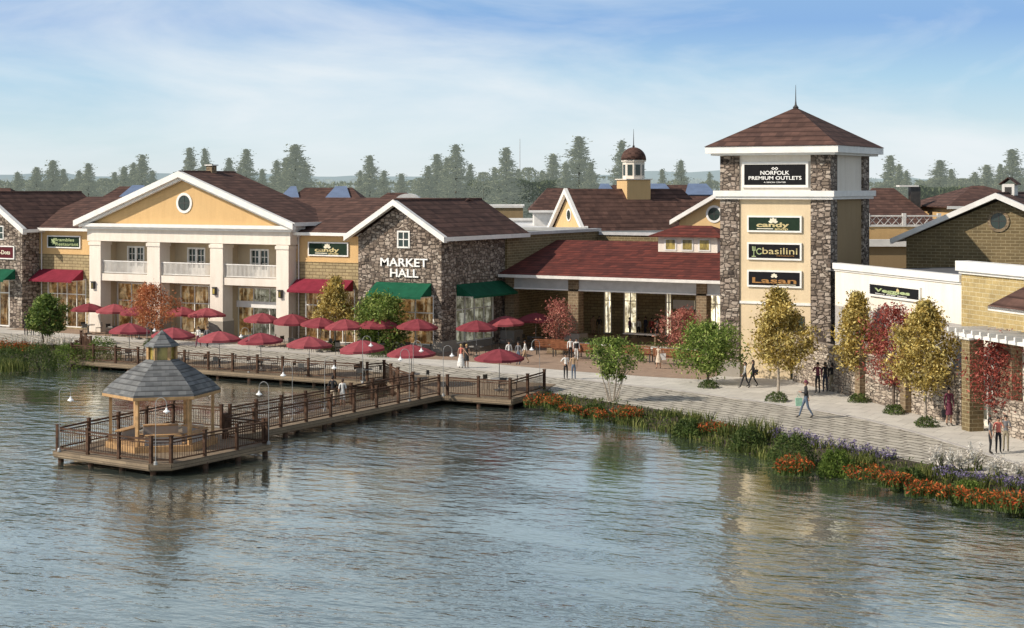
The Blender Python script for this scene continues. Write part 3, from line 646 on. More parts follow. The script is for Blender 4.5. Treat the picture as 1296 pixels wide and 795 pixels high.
# lantern on the roof
LY = 116.0; L0, L1 = onv(833, LY), onv(908, LY); LF = front(LY)
lan = MB(); lan.wall(LF, L0, L1, 6.7, 8.28); lan.wall(side(L1), LY, LY+2.6, 6.6, 8.28); lan.wall(lside(L0), LY, LY+2.6, 6.6, 8.28); lo = obj('roof_lantern', lan, 'pale_stucco', r)
wl = (L1-L0-.7)/3
m = MB(); e = .55; zt = 9.05
A = [(L0-e, LY-e, 8.3), (L1+e, LY-e, 8.3), (L1+e, LY+3.2, 8.3), (L0-e, LY+3.2, 8.3)]; R0, R1 = (L0+1.1, LY+1.4, zt), (L1-1.1, LY+1.4, zt)
m.slab([A[0], A[1], R1, R0], .1); m.slab([A[1], A[2], R1], .1); m.slab([A[2], A[3], R0, R1], .1); m.slab([A[3], A[0], R0], .1); obj('lantern_roof', m, 'roof_red', lo)
for k in range(3):
    a = L0+.35+k*(wl+.0)+.2; 
    w = MB(); w.fbox(LF, a, a+wl-.4, 7.15, 8.1, .003, .05); w2 = obj('lantern_window', w, 'soft_white', lo)
    g = MB(); g.fbox(LF, a+.12, a+wl-.52, 7.25, 8.0, .052, .058)
    me = obj('lantern_pane', g, 'gold_glass', lo)
# ================================================================== brick parapet walls behind the pavilion
r = thing('parapet_wall', 'tall olive brick wall with grey coping running back beside the market hall', 'wall', (PX0, 112, 0))
m = MB(); m.box(PX0-.3, PX0, 110.65, 126.2, 0, 8.25); obj('brickwork', m, 'brick_olive', r); m = MB(); m.box(PX0-.45, PX0+.15, 110.6, 126.35, 8.252, 8.5); obj('coping', m, 'grey_trim', r)
r = thing('parapet_wall', 'olive brick wall with grey coping behind the red pavilion roof', 'wall', (-55, 126, 0))
m = MB(); m.box(PX0, -43, 126.0, 126.3, 0, 7.95); obj('brickwork', m, 'brick_olive', r); m = MB(); m.box(PX0+.16, -43, 125.85, 126.45, 7.952, 8.2); obj('coping', m, 'grey_trim', r)

# ================================================================== tower
TX0, TX1, TY0, TY1 = -41.3, -34.0, 98.0, 105.6; PW = 1.28
r = thing('sign_tower', 'square stone cornered tower with brown pyramid roof and stacked signs', 'tower', ((TX0+TX1)/2, TY0, 0))
for k, (a, b) in enumerate(((TX0, TY0), (TX1-PW, TY0), (TX1-PW, TY1-PW), (TX0, TY1-PW))):
    m = MB(); m.box(a, a+PW, b, b+PW, .0, 14.0); obj('corner_pier', m, 'fieldstone', r)
m = MB(); m.box(TX0-.1, TX0+PW+.1, TY0-.1, TY0+PW, 0, .95); obj('plinth', m, 'plinth_stucco', r); m = MB(); m.box(TX1-PW-.1, TX1+.1, TY0-.1, TY0+PW, 0, .95); obj('plinth', m, 'plinth_stucco', r)
ins = .12; TF = front(TY0+ins); TS = side(TX1-ins)
dr = (onv(1000, TY0+ins), onv(1011, TY0+ins), 0, 2.4); wn = (onv(1011, TY0+ins), onv(1018, TY0+ins)+.0, 3.0, 4.0)
m = MB(); m.wall(TF, TX0+PW, TX1-PW, 0, 4.72, [(dr[0], dr[1], 0, 2.4)]); m.wall(TF, TX0+PW, TX1-PW, 4.72, 11.3); m.wall(lside(TX0+ins), TY0+PW, TY1-PW, 0, 11.3); m.wall(Fr(0, TY1-ins, (1, 0), (0, 1)), TX0+PW, TX1-PW, 0, 11.3); obj('lower_wall', m, 'tower_stucco', r)
m = MB(); m.wall(TS, TY0+PW, TY1-PW, 0, 11.3); obj('side_wall', m, 'tan_shade_stucco', r)  # shade of the right side is put into the wall colour
m = MB(); m.wall(TF, TX0+PW, TX1-PW, 11.3, 14.0); m.wall(TS, TY0+PW, TY1-PW, 11.3, 14.0); m.wall(lside(TX0+ins), TY0+PW, TY1-PW, 11.3, 14); m.wall(Fr(0, TY1-ins, (1, 0), (0, 1)), TX0+PW, TX1-PW, 11.3, 14); obj('upper_wall', m, 'pale_stucco', r)
m = MB(); m.fbox(TF, TX0+PW+.003, TX1-PW-.003, 4.66, 4.82, .003, .08); obj('string_course', m, 'white_trim', r)
m = MB(); m.fbox(TF, dr[0], dr[1], 0, 2.4, -.2, -.1); d = obj('door', m, 'dark_glass', r); m = MB(); m.fbox(TF, dr[0]+.08, dr[0]+.13, 1.0, 1.3, -.1, -.05); obj('handle', m, 'grey_metal', d)
window(r, TF, wn[0]-.6, wn[1], wn[2], wn[3], 2, 1, .06, frame='dark_metal')
m = MB()
for o_, z0, z1 in ((.22, 11.25, 11.42), (.34, 11.422, 11.78)): m.box(TX0-o_, TX1+o_, TY0-o_, TY1+o_, z0, z1)
obj('cornice_band', m, 'white_trim', r)
m = MB(); m.box(TX0-.45, TX1+.45, TY0-.45, TY1+.45, 14.002, 14.13); m.box(TX0-.72, TX1+.72, TY0-.72, TY1+.72, 14.132, 14.55); obj('eave', m, 'white_trim', r)
m = MB(); e = .78; Z0, Z1 = 14.56, 17.15; c = ((TX0+TX1)/2, (TY0+TY1)/2, Z1); Q = [(TX0-e, TY0-e, Z0), (TX1+e, TY0-e, Z0), (TX1+e, TY1+e, Z0), (TX0-e, TY1+e, Z0)]
for k in range(4): m.poly([Q[k], Q[(k+1) % 4], c])
m.poly(Q[::-1]); rf = obj('roof', m, 'roof_brown', r)
m = MB(); m.tube((c[0], c[1], Z1-.1), (c[0], c[1], Z1+1.45), .05, .012); m.lathe((c[0], c[1], Z1-.1), [(.16, 0), (.2, .1), (.07, .25), (.04, .5)], 10); obj('spire', m, 'dark_metal', rf)
def d_norf(root, F, a, z, w, h, o):
    lettering(root, F, [('NORFOLK', a, z+h*.0, h*.19, w*.47, .012), ('PREMIUM OUTLETS', a, z-h*.24, h*.17, w*.86, .012), ('A SIMON CENTER', a, z-h*.40, h*.065, w*.36, .0)], 'letter_white', o)
    m = MB()
    for s in (-1, 1):
        cx, cz, R, q = a+s*h*.085, z+h*.30, h*.095, h*.05
        for k in range(4):
            t0, t1 = rad(90*k), rad(90*k+90)
            m.poly([F.P(cx+math.cos(t)*rr, cz+math.sin(t)*rr*.8, o+.02+s*.001) for t, rr in ((t0, R), (t1, R), (t1, q), (t0, q))])
    obj('emblem', m, 'letter_white', root)
d = 104.0; TFs = front(TY0+ins)
sign('tower_sign', 'largest black sign reading NORFOLK PREMIUM OUTLETS at the top of the tower', TFs, onv(939, TY0), onv(1023, TY0), zat(237.5, d), zat(205, d), 'black_panel', d_norf, .14, .16)
sx0, sx1 = onv(945.5, TY0), onv(1014.5, TY0)
sign('tower_sign', 'green candy shop sign, upper of the three small tower signs', TFs, sx0, sx1, zat(294, d), zat(273, d), 'green_panel', d_candy, .13, .11)
def d_basil(root, F, a, z, w, h, o):
    lettering(root, F, [('basilini', a+w*.11, z-h*.2, h*.46, w*.68, .0)], 'letter_gold', o); lettering(root, F, [('RISTORANTE', a+w*.22, z-h*.36, h*.09, w*.34, .0)], 'letter_copper', o)
    m = MB(); x = a-w*.40   # fork and leaf swirl
    m.fbox(F, x-h*.03, x+h*.03, z-h*.38, z+h*.05, o, o+.02); m.fbox(F, x-h*.16, x+h*.16, z-h*.42, z-h*.36, o, o+.021)
    for k in (-1, 0, 1): m.fbox(F, x+k*h*.1-h*.025, x+k*h*.1+h*.025, z+h*.05, z+h*.34, o, o+.02)
    m.fbox(F, x-h*.125, x+h*.125, z+h*.02, z+h*.09, o, o+.022)
    for k in range(9):
        t0, t1 = rad(40+k*32), rad(40+k*32+32); R0, R1 = h*.24, h*.17; X = x+h*.42; zz = z-h*.02
        m.poly([F.P(X+math.cos(t)*rr, zz+math.sin(t)*rr, o+.02) for t, rr in ((t0, R0), (t1, R0), (t1, R1), (t0, R1))])
    obj('emblem', m, 'letter_lime', root)
sign('tower_sign', 'black basilini sign with a fork emblem, middle of the small tower signs', TFs, sx0, sx1, zat(329, d), zat(307, d), 'black_panel', d_basil, .13, .11)
def d_lasan(root, F, a, z, w, h, o):
    lettering(root, F, [('Lasan', a, z-h*.32, h*.40, w*.86, .02)], 'letter_copper', o); m = MB(); petals(m, F, a, z+h*.17, h*.26, o, (0, 40, 90, 140, 180), .34); obj('emblem', m, 'letter_cream', root)
    m = MB(); m.fbox(F, a+w*.05, a+w*.42, z-h*.44, z-h*.40, o, o+.02); obj('underline', m, 'letter_cream', root)
sign('tower_sign', 'black Lasan sign in copper letters, lowest of the tower signs', TFs, sx0, sx1, zat(363.5, d), zat(342, d), 'black_panel', d_lasan, .13, .11)

# ================================================================== right wing, turned 45 degrees
WO = Vector((-36.4, 97.7, 0)); RA = rad(-45); EX = Vector((math.cos(RA), math.sin(RA), 0)); EN = Vector((math.sin(RA), -math.cos(RA), 0))   # EN: outward (towards the pond)
EN = Vector((-.70711, -.70711, 0))
RW = Fr(WO.x, WO.y, (EX.x, EX.y), (EN.x, EN.y))
def shift(F, o): q = F.o+F.n*o; return Fr(q.x, q.y, (F.e.x, F.e.y), (F.n.x, F.n.y))
def apx(F, px):   # position along F where the bearing px meets it
    t = (px-648)/FPX; D = FWD+RGT*t; det = D.x*(-F.e.y)+F.e.x*D.y
    s = (F.o.x*(-F.e.y)+F.e.x*F.o.y)/det; return (D*s-F.o).dot(F.e)
CW = shift(RW, -1.3)
c0, c1 = apx(CW, 1057), apx(CW, 1218)
r = thing('cream_shop', 'cream walled low shop with white parapet right of the tower', 'shop building', CW.P((c0+c1)/2, 0))
m = MB(); m.wall(CW, c0, c1, 4.9, 7.1); m.wall(Fr(CW.P(c1, 0).x, CW.P(c1, 0).y, (-EN.x, -EN.y), (EX.x, EX.y)), 0, 8, 4, 7.1); obj('wall', m, 'white_stucco', r)
m = MB(); m.wall(CW, c0, c1+.1, 0, 4.9, [(apx(CW, 1085)-.3, apx(CW, 1085)+.9, 0, 3.2), (apx(CW, 1150)-.3, apx(CW, 1150)+.9, 0, 3.2)]); obj('lower_wall', m, 'grey_stucco', r)
for px in (1085, 1150):
    a = apx(CW, px); m = MB(); m.fbox(CW, a-.3, a+.9, 0, 3.2, -.2, -.1); obj('door', m, 'dark_glass', r)
m = MB(); m.fbox(CW, c0, c1-.0, 7.1, 7.45, -.35, .18); m.fbox(CW, c0, c1-.0, 6.98, 7.1-.002, -.3, .08); obj('parapet_cap', m, 'white_trim', r)
m = MB(); m.poly([CW.P(c0-2, 6.9, -.36), CW.P(c1+6, 6.9, -.36), CW.P(c1+10, 6.9, -26), CW.P(c0-6, 6.9, -26)]); obj('flat_roof', m, 'flat_roof_dark', r)
s0, s1 = apx(CW, 1102), apx(CW, 1167)
def d_veg(root, F, a, z, w, h, o):
    lettering(root, F, [('Veggies', a-w*.04, z-h*.18, h*.36, w*.72, .03)], 'letter_lime', o); lettering(root, F, [('Natural  Garden  Kitchen', a-w*.06, z-h*.42, h*.10, w*.64, .0)], 'letter_white', o)
    m = MB(); petals(m, F, a+w*.08, z+h*.06, h*.34, o, (0, 35, 65, 90, 115, 145, 180), .2); obj('emblem', m, 'letter_gold', root)
sign('shop_sign', 'tilted looking black Veggies sign with sunburst leaves on the cream wall'.replace('tilted looking ', ''), CW, s0, s1, zat(385, 88.5), zat(366, 88.5), 'black_panel', d_veg, .14, .12)
# brick block with white parapet
BW = shift(RW, -1.25); b0 = c1; b1 = b0+16
r = thing('gold_brick_shop', 'gold brick shop with white parapet at the right edge', 'shop building', BW.P(b0+5, 0))
m = MB(); m.wall(BW, b0, b1, 4.7, 7.7); m.wall(Fr(BW.P(b0, 0).x, BW.P(b0, 0).y, (-EN.x, -EN.y), (-EX.x, -EX.y)), 0, 8, 0, 7.7); obj('wall', m, 'brick_gold', r)
m = MB(); m.fbox(BW, b0-.2, b1, 7.7, 8.2, -.5, .25); m.fbox(BW, b0-.08, b1, 7.55, 7.698, -.3, .12); obj('parapet_cap', m, 'white_trim', r)
m = MB(); m.wall(BW, b0, b1, 0, 4.7, [(b0+1.9, b0+3.0, .2, 3.6)]); obj('lower_wall', m, 'white_stucco', r); storefront(r, BW, b0+1.9, b0+3.0, .2, 3.6, 2, (.7,), mat='shop_display_cool')
m = MB(); q = apx(BW, 1287); m.fbox(BW, q-.5, q+.5, 0, 4.6, .003, .6); obj('pilaster', m, 'brick_dark', r)
h0 = apx(shift(BW, 2.2), 1250); H = BW; zb, zt = 6.35, 8.9
m = MB(); A = [H.P(h0, zb, 2.2), H.P(h0+9, zb, 2.2), H.P(h0+9, zb, -3), H.P(h0+1.2, zb+.2, -3)]; T0, T1 = H.P(h0+3.2, zt, -1.0), H.P(h0+9, zt, -1.0)
m.slab([A[0], A[1], T1, T0], .14); m.slab([A[3], A[0], T0], .14); m.slab([A[2], A[3], T0, T1], .14); obj('canopy_roof', m, 'roof_brown', r)
m = MB(); m.beam(H.P(h0, zb-.12, 2.15), H.P(h0+9, zb-.12, 2.15), .1, .2); obj('fascia', m, 'soft_white', r)
# low ledge-stone wall in front
r = thing('garden_wall', 'low pale ledge stone wall along the pavement right of the tower', 'wall', RW.P(8, 0))
a1 = apx(RW, 1216); m = MB(); m.fbox(RW, .15, a1, 0, 2.55, -.45, 0); obj('stonework', m, 'ledge_stone', r); m = MB(); m.fbox(RW, .1, a1+.05, 2.552, 2.68, -.5, .06); obj('coping', m, 'ledge_stone', r)
for px in (1092, 1150):
    a = apx(RW, px); m = MB(); m.fbox(RW, a-.3, a+.3, 0, 3.2, .003, .35); obj('pilaster', m, 'brick_dark', r)
r = thing('garden_wall', 'low pale ledge stone wall behind the pergola at the right edge', 'wall', RW.P(25, 0))
m = MB(); m.fbox(RW, a1+2.2, a1+13, 0, 1.75, -.75, -.4); obj('stonework', m, 'ledge_stone', r)
# pergola
pa = apx(shift(RW, .3), 1229); r = thing('pergola', 'white timber pergola on brick piers at the right edge', 'pergola', RW.P(pa, 0))
for k in range(2):
    for o in (.6,):
        a = pa+k*7.4; m = MB(); m.fbox(RW, a-.38, a+.38, 0, 4.5, o-.78, o); c = obj('brick_pier', m, 'brick_olive', r)
        m = MB(); m.fbox(RW, a-.46, a+.46, 4.502, 4.6, o-.86, o+.08); obj('pier_cap', m, 'soft_white', c)
m = MB(); m.fbox(RW, pa-1.1, pa+9.5, 4.602, 4.84, -.12, .05); m.fbox(RW, pa-1.1, pa+9.5, 4.602, 4.84, .35, .52); obj('beam', m, 'white_trim', r)
for k in range(14): a = pa-.9+k*.75; m = MB(); m.fbox(RW, a, a+.12, 4.842, 5.06, -1.1, 1.1); obj('rafter', m, 'white_trim', r)

# ================================================================== olive brick hall with a round window
HY = 108.0; h0, h1 = onv(1147, HY), onv(1147, HY)+13.2; HM = onv(1264, HY); h1 = 2*HM-h0
r = thing('olive_brick_hall', 'olive brick gabled hall with round window behind the flat dark roof', 'building', (HM, HY, 0))
F = front(HY); ze, zr = zat(302, 110), zat(255, 104)
m = MB(); m.wall(F, h0, h1, 0, ze); m.prism(F, [(h0, ze), (h1, ze), (HM, zr)], -.2, 0); m.wall(side(h1), HY, HY+16, 0, ze); m.wall(lside(h0), HY, HY+16, 0, ze); obj('wall', m, 'brick_olive', r)
gable_roof_y(r, h0-.8, h1+.8, HY-.8, HY+16, ze+.0, zr+.5); rake_y(r, front(HY-.8), h0-.8, h1+.8, ze, zr+.5, .3)
fascia(r, [(h0-.8, HY-.8, ze-.1), (h0-.8, HY+15, ze-.1)])
round_window(r, F, HM, zat(281, 104), .52, 'brick_dark', fr=.18)
x, y, z = HM, HY+3, zr+.35
m = MB(); m.box(x-.4, x+.4, y-.5, y+.5, z, z+.75); v = obj('roof_vent', m, 'soft_white', r); m = MB(); m.slab([(x-.6, y-.6, z+.75), (x, y-.6, z+1.2), (x, y+.6, z+1.2), (x-.6, y+.6, z+.75)], .05); m.slab([(x, y-.6, z+1.2), (x+.6, y-.6, z+.75), (x+.6, y+.6, z+.75), (x, y+.6, z+1.2)], .05); obj('vent_roof', m, 'roof_brown', v)
m = MB(); m.fbox(front(y-.5), x-.22, x+.22, z+.1, z+.55, .003, .02); obj('vent_louvre', m, 'dark_metal', v)

# ================================================================== buildings further back
def hip(m, x0, x1, y0, y1, ze, zr, ix, t=.12):
    ym = (y0+y1)/2; A, B, C, D = (x0, y0, ze), (x1, y0, ze), (x1, y1, ze), (x0, y1, ze); R0, R1 = (x0+ix, ym, zr), (x1-ix, ym, zr)
    m.slab([A, B, R1, R0], t); m.slab([B, C, R1], t); m.slab([C, D, R0, R1], t); m.slab([D, A, R0], t)
def back_building(label, px0, px1, d, zwall, zr, depth, wallmat, roof='roof_brown', ix=2.5, rot=YAW, sky=(), dark_win=0, fascia_=True, cat='building', name='shop_building'):
    """local frame: x along the front, y away"""
    c = far((px0+px1)/2, d); w = (px1-px0)*d/FPX/math.cos(rot-YAW)
    r = local_thing(name, label, cat, c, rot)
    m = MB(); F = front(0); x0, x1 = -w/2, w/2
    m.wall(F, x0, x1, 0, zwall); m.wall(side(x1), 0, depth, 0, zwall); m.wall(lside(x0), 0, depth, 0, zwall); m.wall(Fr(0, depth, (1, 0), (0, 1)), x0, x1, 0, zwall); obj('wall', m, wallmat, r)
    if roof:
        m = MB(); e = .6; hip(m, x0-e, x1+e, -e, depth+e, zwall+.05, zr, ix); rf = obj('roof', m, roof, r)
        if fascia_: fascia(r, [(x0-e, -e, zwall-.05), (x1+e, -e, zwall-.05)], .25)
        for (q0, q1) in sky:   # skylights lying on the front slope, as fractions
            X0, X1 = x0+(x1-x0)*q0, x0+(x1-x0)*q1; sl = (zr-zwall)/(depth/2+e); f = lambda t: -e+(depth/2+e)*t
            m = MB(); m.slab([(X0, f(.5), zwall+.25+sl*(f(.5)+e)), (X1, f(.5), zwall+.25+sl*(f(.5)+e)), (X1-.8, f(.97), zwall+.25+sl*(f(.97)+e)), (X0+.8, f(.97), zwall+.25+sl*(f(.97)+e))], .1); obj('skylight', m, 'skylight', rf)
    return r
# low flat roofs between the market hall and the cupola building
def flat_block(label, px0, px1, d0, d1, z, wallmat, roofmat, capz=.3, cat='building'):
    a, b, c, e = far(px0, d0), far(px1, d0), far(px1+(px1-648)*.0, d1), far(px0, d1)
    r = thing('flat_roofed_building', label, cat, (a+b)/2); m = MB(); Q = [a, b, c, e]
    for k in range(4): p, q = Q[k], Q[(k+1) % 4]; m.poly([p, q, q+Vector((0, 0, z)), p+Vector((0, 0, z))])
    obj('wall', m, wallmat, r); m = MB(); m.poly([q+Vector((0, 0, z-.25)) for q in Q]); obj('flat_roof', m, roofmat, r)
    m = MB()
    for k in range(4): m.beam(Q[k]+Vector((0, 0, z+capz/2)), Q[(k+1) % 4]+Vector((0, 0, z+capz/2)), .35, capz)
    obj('parapet', m, 'white_trim', r); return r
flat_block('low building with wide pale flat roof behind the market hall', 628, 742, 158, 205, zat(285, 180), 'soft_white', 'flat_roof_pale')
b = flat_block('small tan and white rooftop block behind the market hall roof', 606, 662, 212, 226, zat(269, 212)+.6, 'tan_shade_stucco', 'flat_roof_pale')
# roof with white edge behind
back_building('brown hip roofed shop with white edge left of the cupola building', 676, 742, 186, zat(267, 186), zat(238, 192), 13, 'soft_white', ix=2.2)
# cupola building, turned so its gable end looks left
rot = YAW+rad(20); c = far(741, 163); r = local_thing('cupola_building', 'long brown roofed building with a domed cupola and sharp gold gable end', 'building', c, rot)
W_, D_ = 14.5, 8.6; zw, zr = 7.7, 11.85
m = MB(); m.wall(front(0), 0, W_, 0, zw); m.wall(side(W_), 0, D_, 0, zw); m.wall(Fr(0, D_, (1, 0), (0, 1)), 0, W_, 0, zw); m.wall(lside(0), 0, D_, 0, zw); m.prism(lside(0), [(0, zw), (D_, zw), (D_/2, zr-.25)], -.2, 0); obj('wall', m, 'tan_stucco', r)
m = MB(); m.slab([(-.5, -.6, zw), (W_+.6, -.6, zw), (W_-2.0, D_/2, zr), (-.5, D_/2, zr)], .12); m.slab([(W_+.6, D_+.6, zw), (-.5, D_+.6, zw), (-.5, D_/2, zr), (W_-2.0, D_/2, zr)], .12); m.slab([(W_+.6, -.6, zw), (W_+.6, D_+.6, zw), (W_-2.0, D_/2, zr)], .12); rf = obj('roof', m, 'roof_brown', r)
m = MB(); LS = Fr(-.5, 0, (0, 1), (-1, 0)); m.prism(LS, [(-.6, zw-.4), (D_/2, zr-.5), (D_/2, zr+.05), (-.6, zw+.05)], -.3, .06); m.prism(LS, [(D_/2, zr-.5), (D_+.6, zw-.4), (D_+.6, zw+.05), (D_/2, zr+.05)], -.3, .062); m.fbox(LS, -.5, D_+.5, zw-.35, zw-.1, -.4, .05); obj('rake_board', m, 'white_trim', r)
fascia(r, [(0, -.62, zw-.12), (W_+.6, -.62, zw-.12)], .25)
round_window(r, lside(0), D_/2, zw+1.5, .5, fr=.15)
cx, cy, b = 7.1, D_/2, 1.15
m = MB(); m.box(cx-1.3, cx+1.3, cy-1.3, cy+1.3, zr-1.5, zr+.9); cu = obj('cupola', m, 'tan_stucco', r)
m = MB(); m.box(cx-1.45, cx+1.45, cy-1.45, cy+1.45, zr+.902, zr+1.0); m.lathe((cx, cy, zr+1.0), [(1.12, 0), (1.12, 1.75)], 8, rot=rad(22.5)); m.lathe((cx, cy, zr+2.75), [(1.25, .0), (1.28, .18)], 8, rot=rad(22.5)); obj('cupola_drum', m, 'pale_stucco', cu)
for k in range(8):
    t = rad(45*k); n = Vector((math.cos(t), math.sin(t), 0)); e = Vector((-n.y, n.x, 0)); p = Vector((cx, cy, 0))+n*1.12*math.cos(rad(22.5)); FF = Fr(p.x, p.y, (e.x, e.y), (n.x, n.y))
    m = MB(); m.fbox(FF, -.26, .26, zr+1.35, zr+2.45, .003, .03); m.fbox(FF, -.03, .03, zr+1.35, zr+2.45, .032, .05); obj('cupola_window', m, 'dark_glass', cu)
m = MB(); R = 1.3; m.lathe((cx, cy, zr+2.94), [(R*math.cos(rad(a)), R*1.0*math.sin(rad(a))) for a in range(0, 90, 12)]+[(.05, R)], 20); obj('dome', m, 'roof_brown', cu, True)
m = MB(); m.tube((cx, cy, zr+4.15), (cx, cy, zr+6.1), .06, .015); m.lathe((cx, cy, zr+4.2), [(.05, 0), (.16, .12), (.05, .26)], 8); obj('spire', m, 'dark_metal', cu)
# gold gable with a round window beside the tower
GY = 128.0; g0, gm = onv(860, GY), onv(921, GY); g1 = 2*gm-g0
r = thing('gold_gabled_shop', 'gold gabled shop with dark round window just left of the tower', 'building', (gm, GY, 0)); F = front(GY); ze, zr = zat(280, 137), zat(243, 134)
m = MB(); m.wall(F, g0, g1, 0, ze); m.prism(F, [(g0, ze), (g1, ze), (gm, zr)], -.2, 0); m.wall(side(g1), GY, GY+14, 0, ze); obj('wall', m, 'tan_stucco', r)
gable_roof_y(r, g0-.6, g1+.6, GY-.6, GY+14, ze, zr+.3); rake_y(r, front(GY-.6), g0-.6, g1+.6, ze, zr+.3, .3); round_window(r, F, onv(904, GY), zat(272, 134), .55, fr=.18)
# long skylit roofs
back_building('long brown skylit roof behind the left brick wing', 104, 205, 190, 9.0, zat(236, 198), 16, 'tan_stucco', ix=3, sky=((.35, .68),))
back_building('brown skylit roof behind the colonnade, left of the market hall', 348, 466, 180, 9.2, zat(237.5, 187), 14, 'tan_stucco', ix=3, sky=((.0, .22), (.5, .78)))
back_building('brown roof with arched white vent just behind the market hall gable', 455, 540, 168, 9.2, zat(244, 174), 12, 'tan_stucco', ix=3)
back_building('small brown roofed shop at the far left horizon', -60, 16, 200, 9.0, zat(238, 206), 14, 'tan_stucco', ix=3)
back_building('long brown roof with blue skylights between cupola and tower', 756, 925, 205, 9.4, zat(234, 213), 16, 'tan_stucco', ix=3, sky=((.0, .16), (.37, .6), (.68, .92)))
back_building('brown hip roofed building seen just right of the tower', 1100, 1182, 150, zat(286, 150), zat(238, 157), 15, 'gold_stucco', ix=2.5)
back_building('brown hip roof rising behind the olive brick hall', 1205, 1330, 148, zat(262, 148), zat(235, 156), 15, 'gold_stucco', ix=4.5)
c = far(1175, 128)
# terrace building right of the tower with balustrade
r = local_thing('terrace_building', 'gold stucco terrace building with lattice balustrade right of the tower', 'building', far(1132, 126), YAW)
m = MB(); m.wall(front(0), -4.5, 4.5, 0, zat(312, 126)); m.wall(side(4.5), 0, 8, 0, zat(312, 126)); obj('wall', m, 'tan_shade_stucco', r)
m = MB(); m.box(-4.6, 4.6, -.3, .3, zat(312, 126)+.002, zat(303, 126)); obj('cornice', m, 'white_trim', r)
m = MB(); m.wall(front(2), -4.5, 3.0, zat(312, 128), zat(287, 128)); obj('upper_wall', m, 'gold_stucco', r)
m = MB(); zz0, zz1 = zat(286, 128), zat(272.5, 128); m.box(-4.5, 4, 1.9, 2.1, zz0, zz0+.1); m.box(-4.5, 4, 1.9, 2.1, zz1-.1, zz1)
for k in range(14):
    x = -4.5+k*.6; m.beam((x, 2, zz0+.1), (x+.55, 2, zz1-.1), .05, .06); m.beam((x+.55, 2.06, zz0+.1), (x, 2.06, zz1-.1), .05, .06)
for x in (-4.4, -1.6, 1.2, 3.9): m.box(x-.14, x+.14, 1.86, 2.14, zz0, zz1+.15)
obj('balustrade', m, 'soft_white', r)
m = MB(); c = far(1158, 155); m.box(-.5, .4, -.5, .5, 0, zat(236.5, 155)); 
r = local_thing('chimney_block', 'small dark chimney with white cap right of the tower', 'chimney', c, YAW); obj('stack', m, 'dark_metal', r); m = MB(); m.box(-1.6, .2, -.7, .7, zat(236.5, 155)+.002, zat(234.5, 155)); obj('chimney_cap', m, 'white_trim', r)
c = far(516, 160); r = local_thing('arched_roof_vent', 'white arched vent just behind the market hall ridge', 'roof vent', c, YAW)
zz = zat(255, 160); pts = [(1.25*math.cos(rad(a)), zz+1.0*math.sin(rad(a))*.75) for a in range(0, 181, 15)]
m = MB(); m.prism(front(0), pts, -2.5, 0); obj('vent_hood', m, 'white_trim', r); m = MB(); m.box(-1.1, 1.1, .1, 2.4, 0, zz-.002); obj('base', m, 'tan_stucco', r)
# radio mast
r = thing('radio_mast', 'thin radio mast on the horizon behind the trees', 'mast', far(658, 420)); m = MB(); p = far(658, 420); m.tube(p, p+Vector((0, 0, zat(176, 420))), .16, .06, 6); obj('mast_pole', m, 'grey_trim', r)
# ------------------------------------------------------------------ ground, paving, water
def sheet(name, pts, z, mat, kind='structure'):
    pts = [Vector((p[0], p[1], z)) for p in pts]; m = MB()
    for t in tessellate_polygon([pts]):
        a, b, c = [pts[i] for i in t]
        if (b-a).cross(c-a).z < 0: b, c = c, b
        m.poly([a, b, c])
    o = obj(name, m, mat); o['kind'] = kind; return o
top_bank = [(-400, 60), (-180, 82), (-120, 90.0), (-100, 91.0), (-91, 92.2), (-87, 91.4), (-86.4, 89.0), (-48.2, 88.8), (-47.2, 86.0), (-46.2, 84.9), (-41.2, 82.8), (-36.7, 81.0), (-29.1, 76.0), (-24.5, 73.6), (-20.3, 71.3), (-15.8, 68.7), (-9, 62.5), (0, 52), (14, 40), (60, 18), (400, -40)]
shore = [(-400, 55), (-180, 76), (-120, 80.5), (-100, 82.5), (-90, 84.5), (-87.5, 86.2), (-86.4, 88.6), (-48.4, 88.4), (-47.8, 85.6), (-45, 82.6), (-41.9, 80.2), (-34.4, 76.4), (-30.8, 73.9), (-26.9, 70.6), (-22.9, 68.9), (-19.2, 68.0), (-16.4, 66.0), (-10.5, 59.5), (-2, 49), (12, 37), (58, 15), (398, -44)]
sheet('ground', top_bank+[(3500, 300), (5000, 6500), (-5500, 6500), (-5000, 800)], -.012, 'grass_ground')
def strip(name, A, B, za, zb, mat):
    # resample both polylines evenly and bridge
    m = MB()
    def res(L, n):
        P = [Vector((p[0], p[1], 0)) for p in L]; D = [0]
        for a, b in zip(P[:-1], P[1:]): D.append(D[-1]+(b-a).length)
        out = []
        for k in range(n+1):
            t = D[-1]*k/n; i = max(j for j in range(len(D)) if D[j] <= t+1e-6); i = min(i, len(P)-2)
            out.append(P[i].lerp(P[i+1], (t-D[i])/(D[i+1]-D[i])))
        return out
    a, b = res(A, 300), res(B, 300)
    for i in range(300): m.poly([b[i]+Vector((0, 0, zb)), b[i+1]+Vector((0, 0, zb)), a[i+1]+Vector((0, 0, za)), a[i]+Vector((0, 0, za))])
    o = obj(name, m, mat); o['kind'] = 'structure'; return o
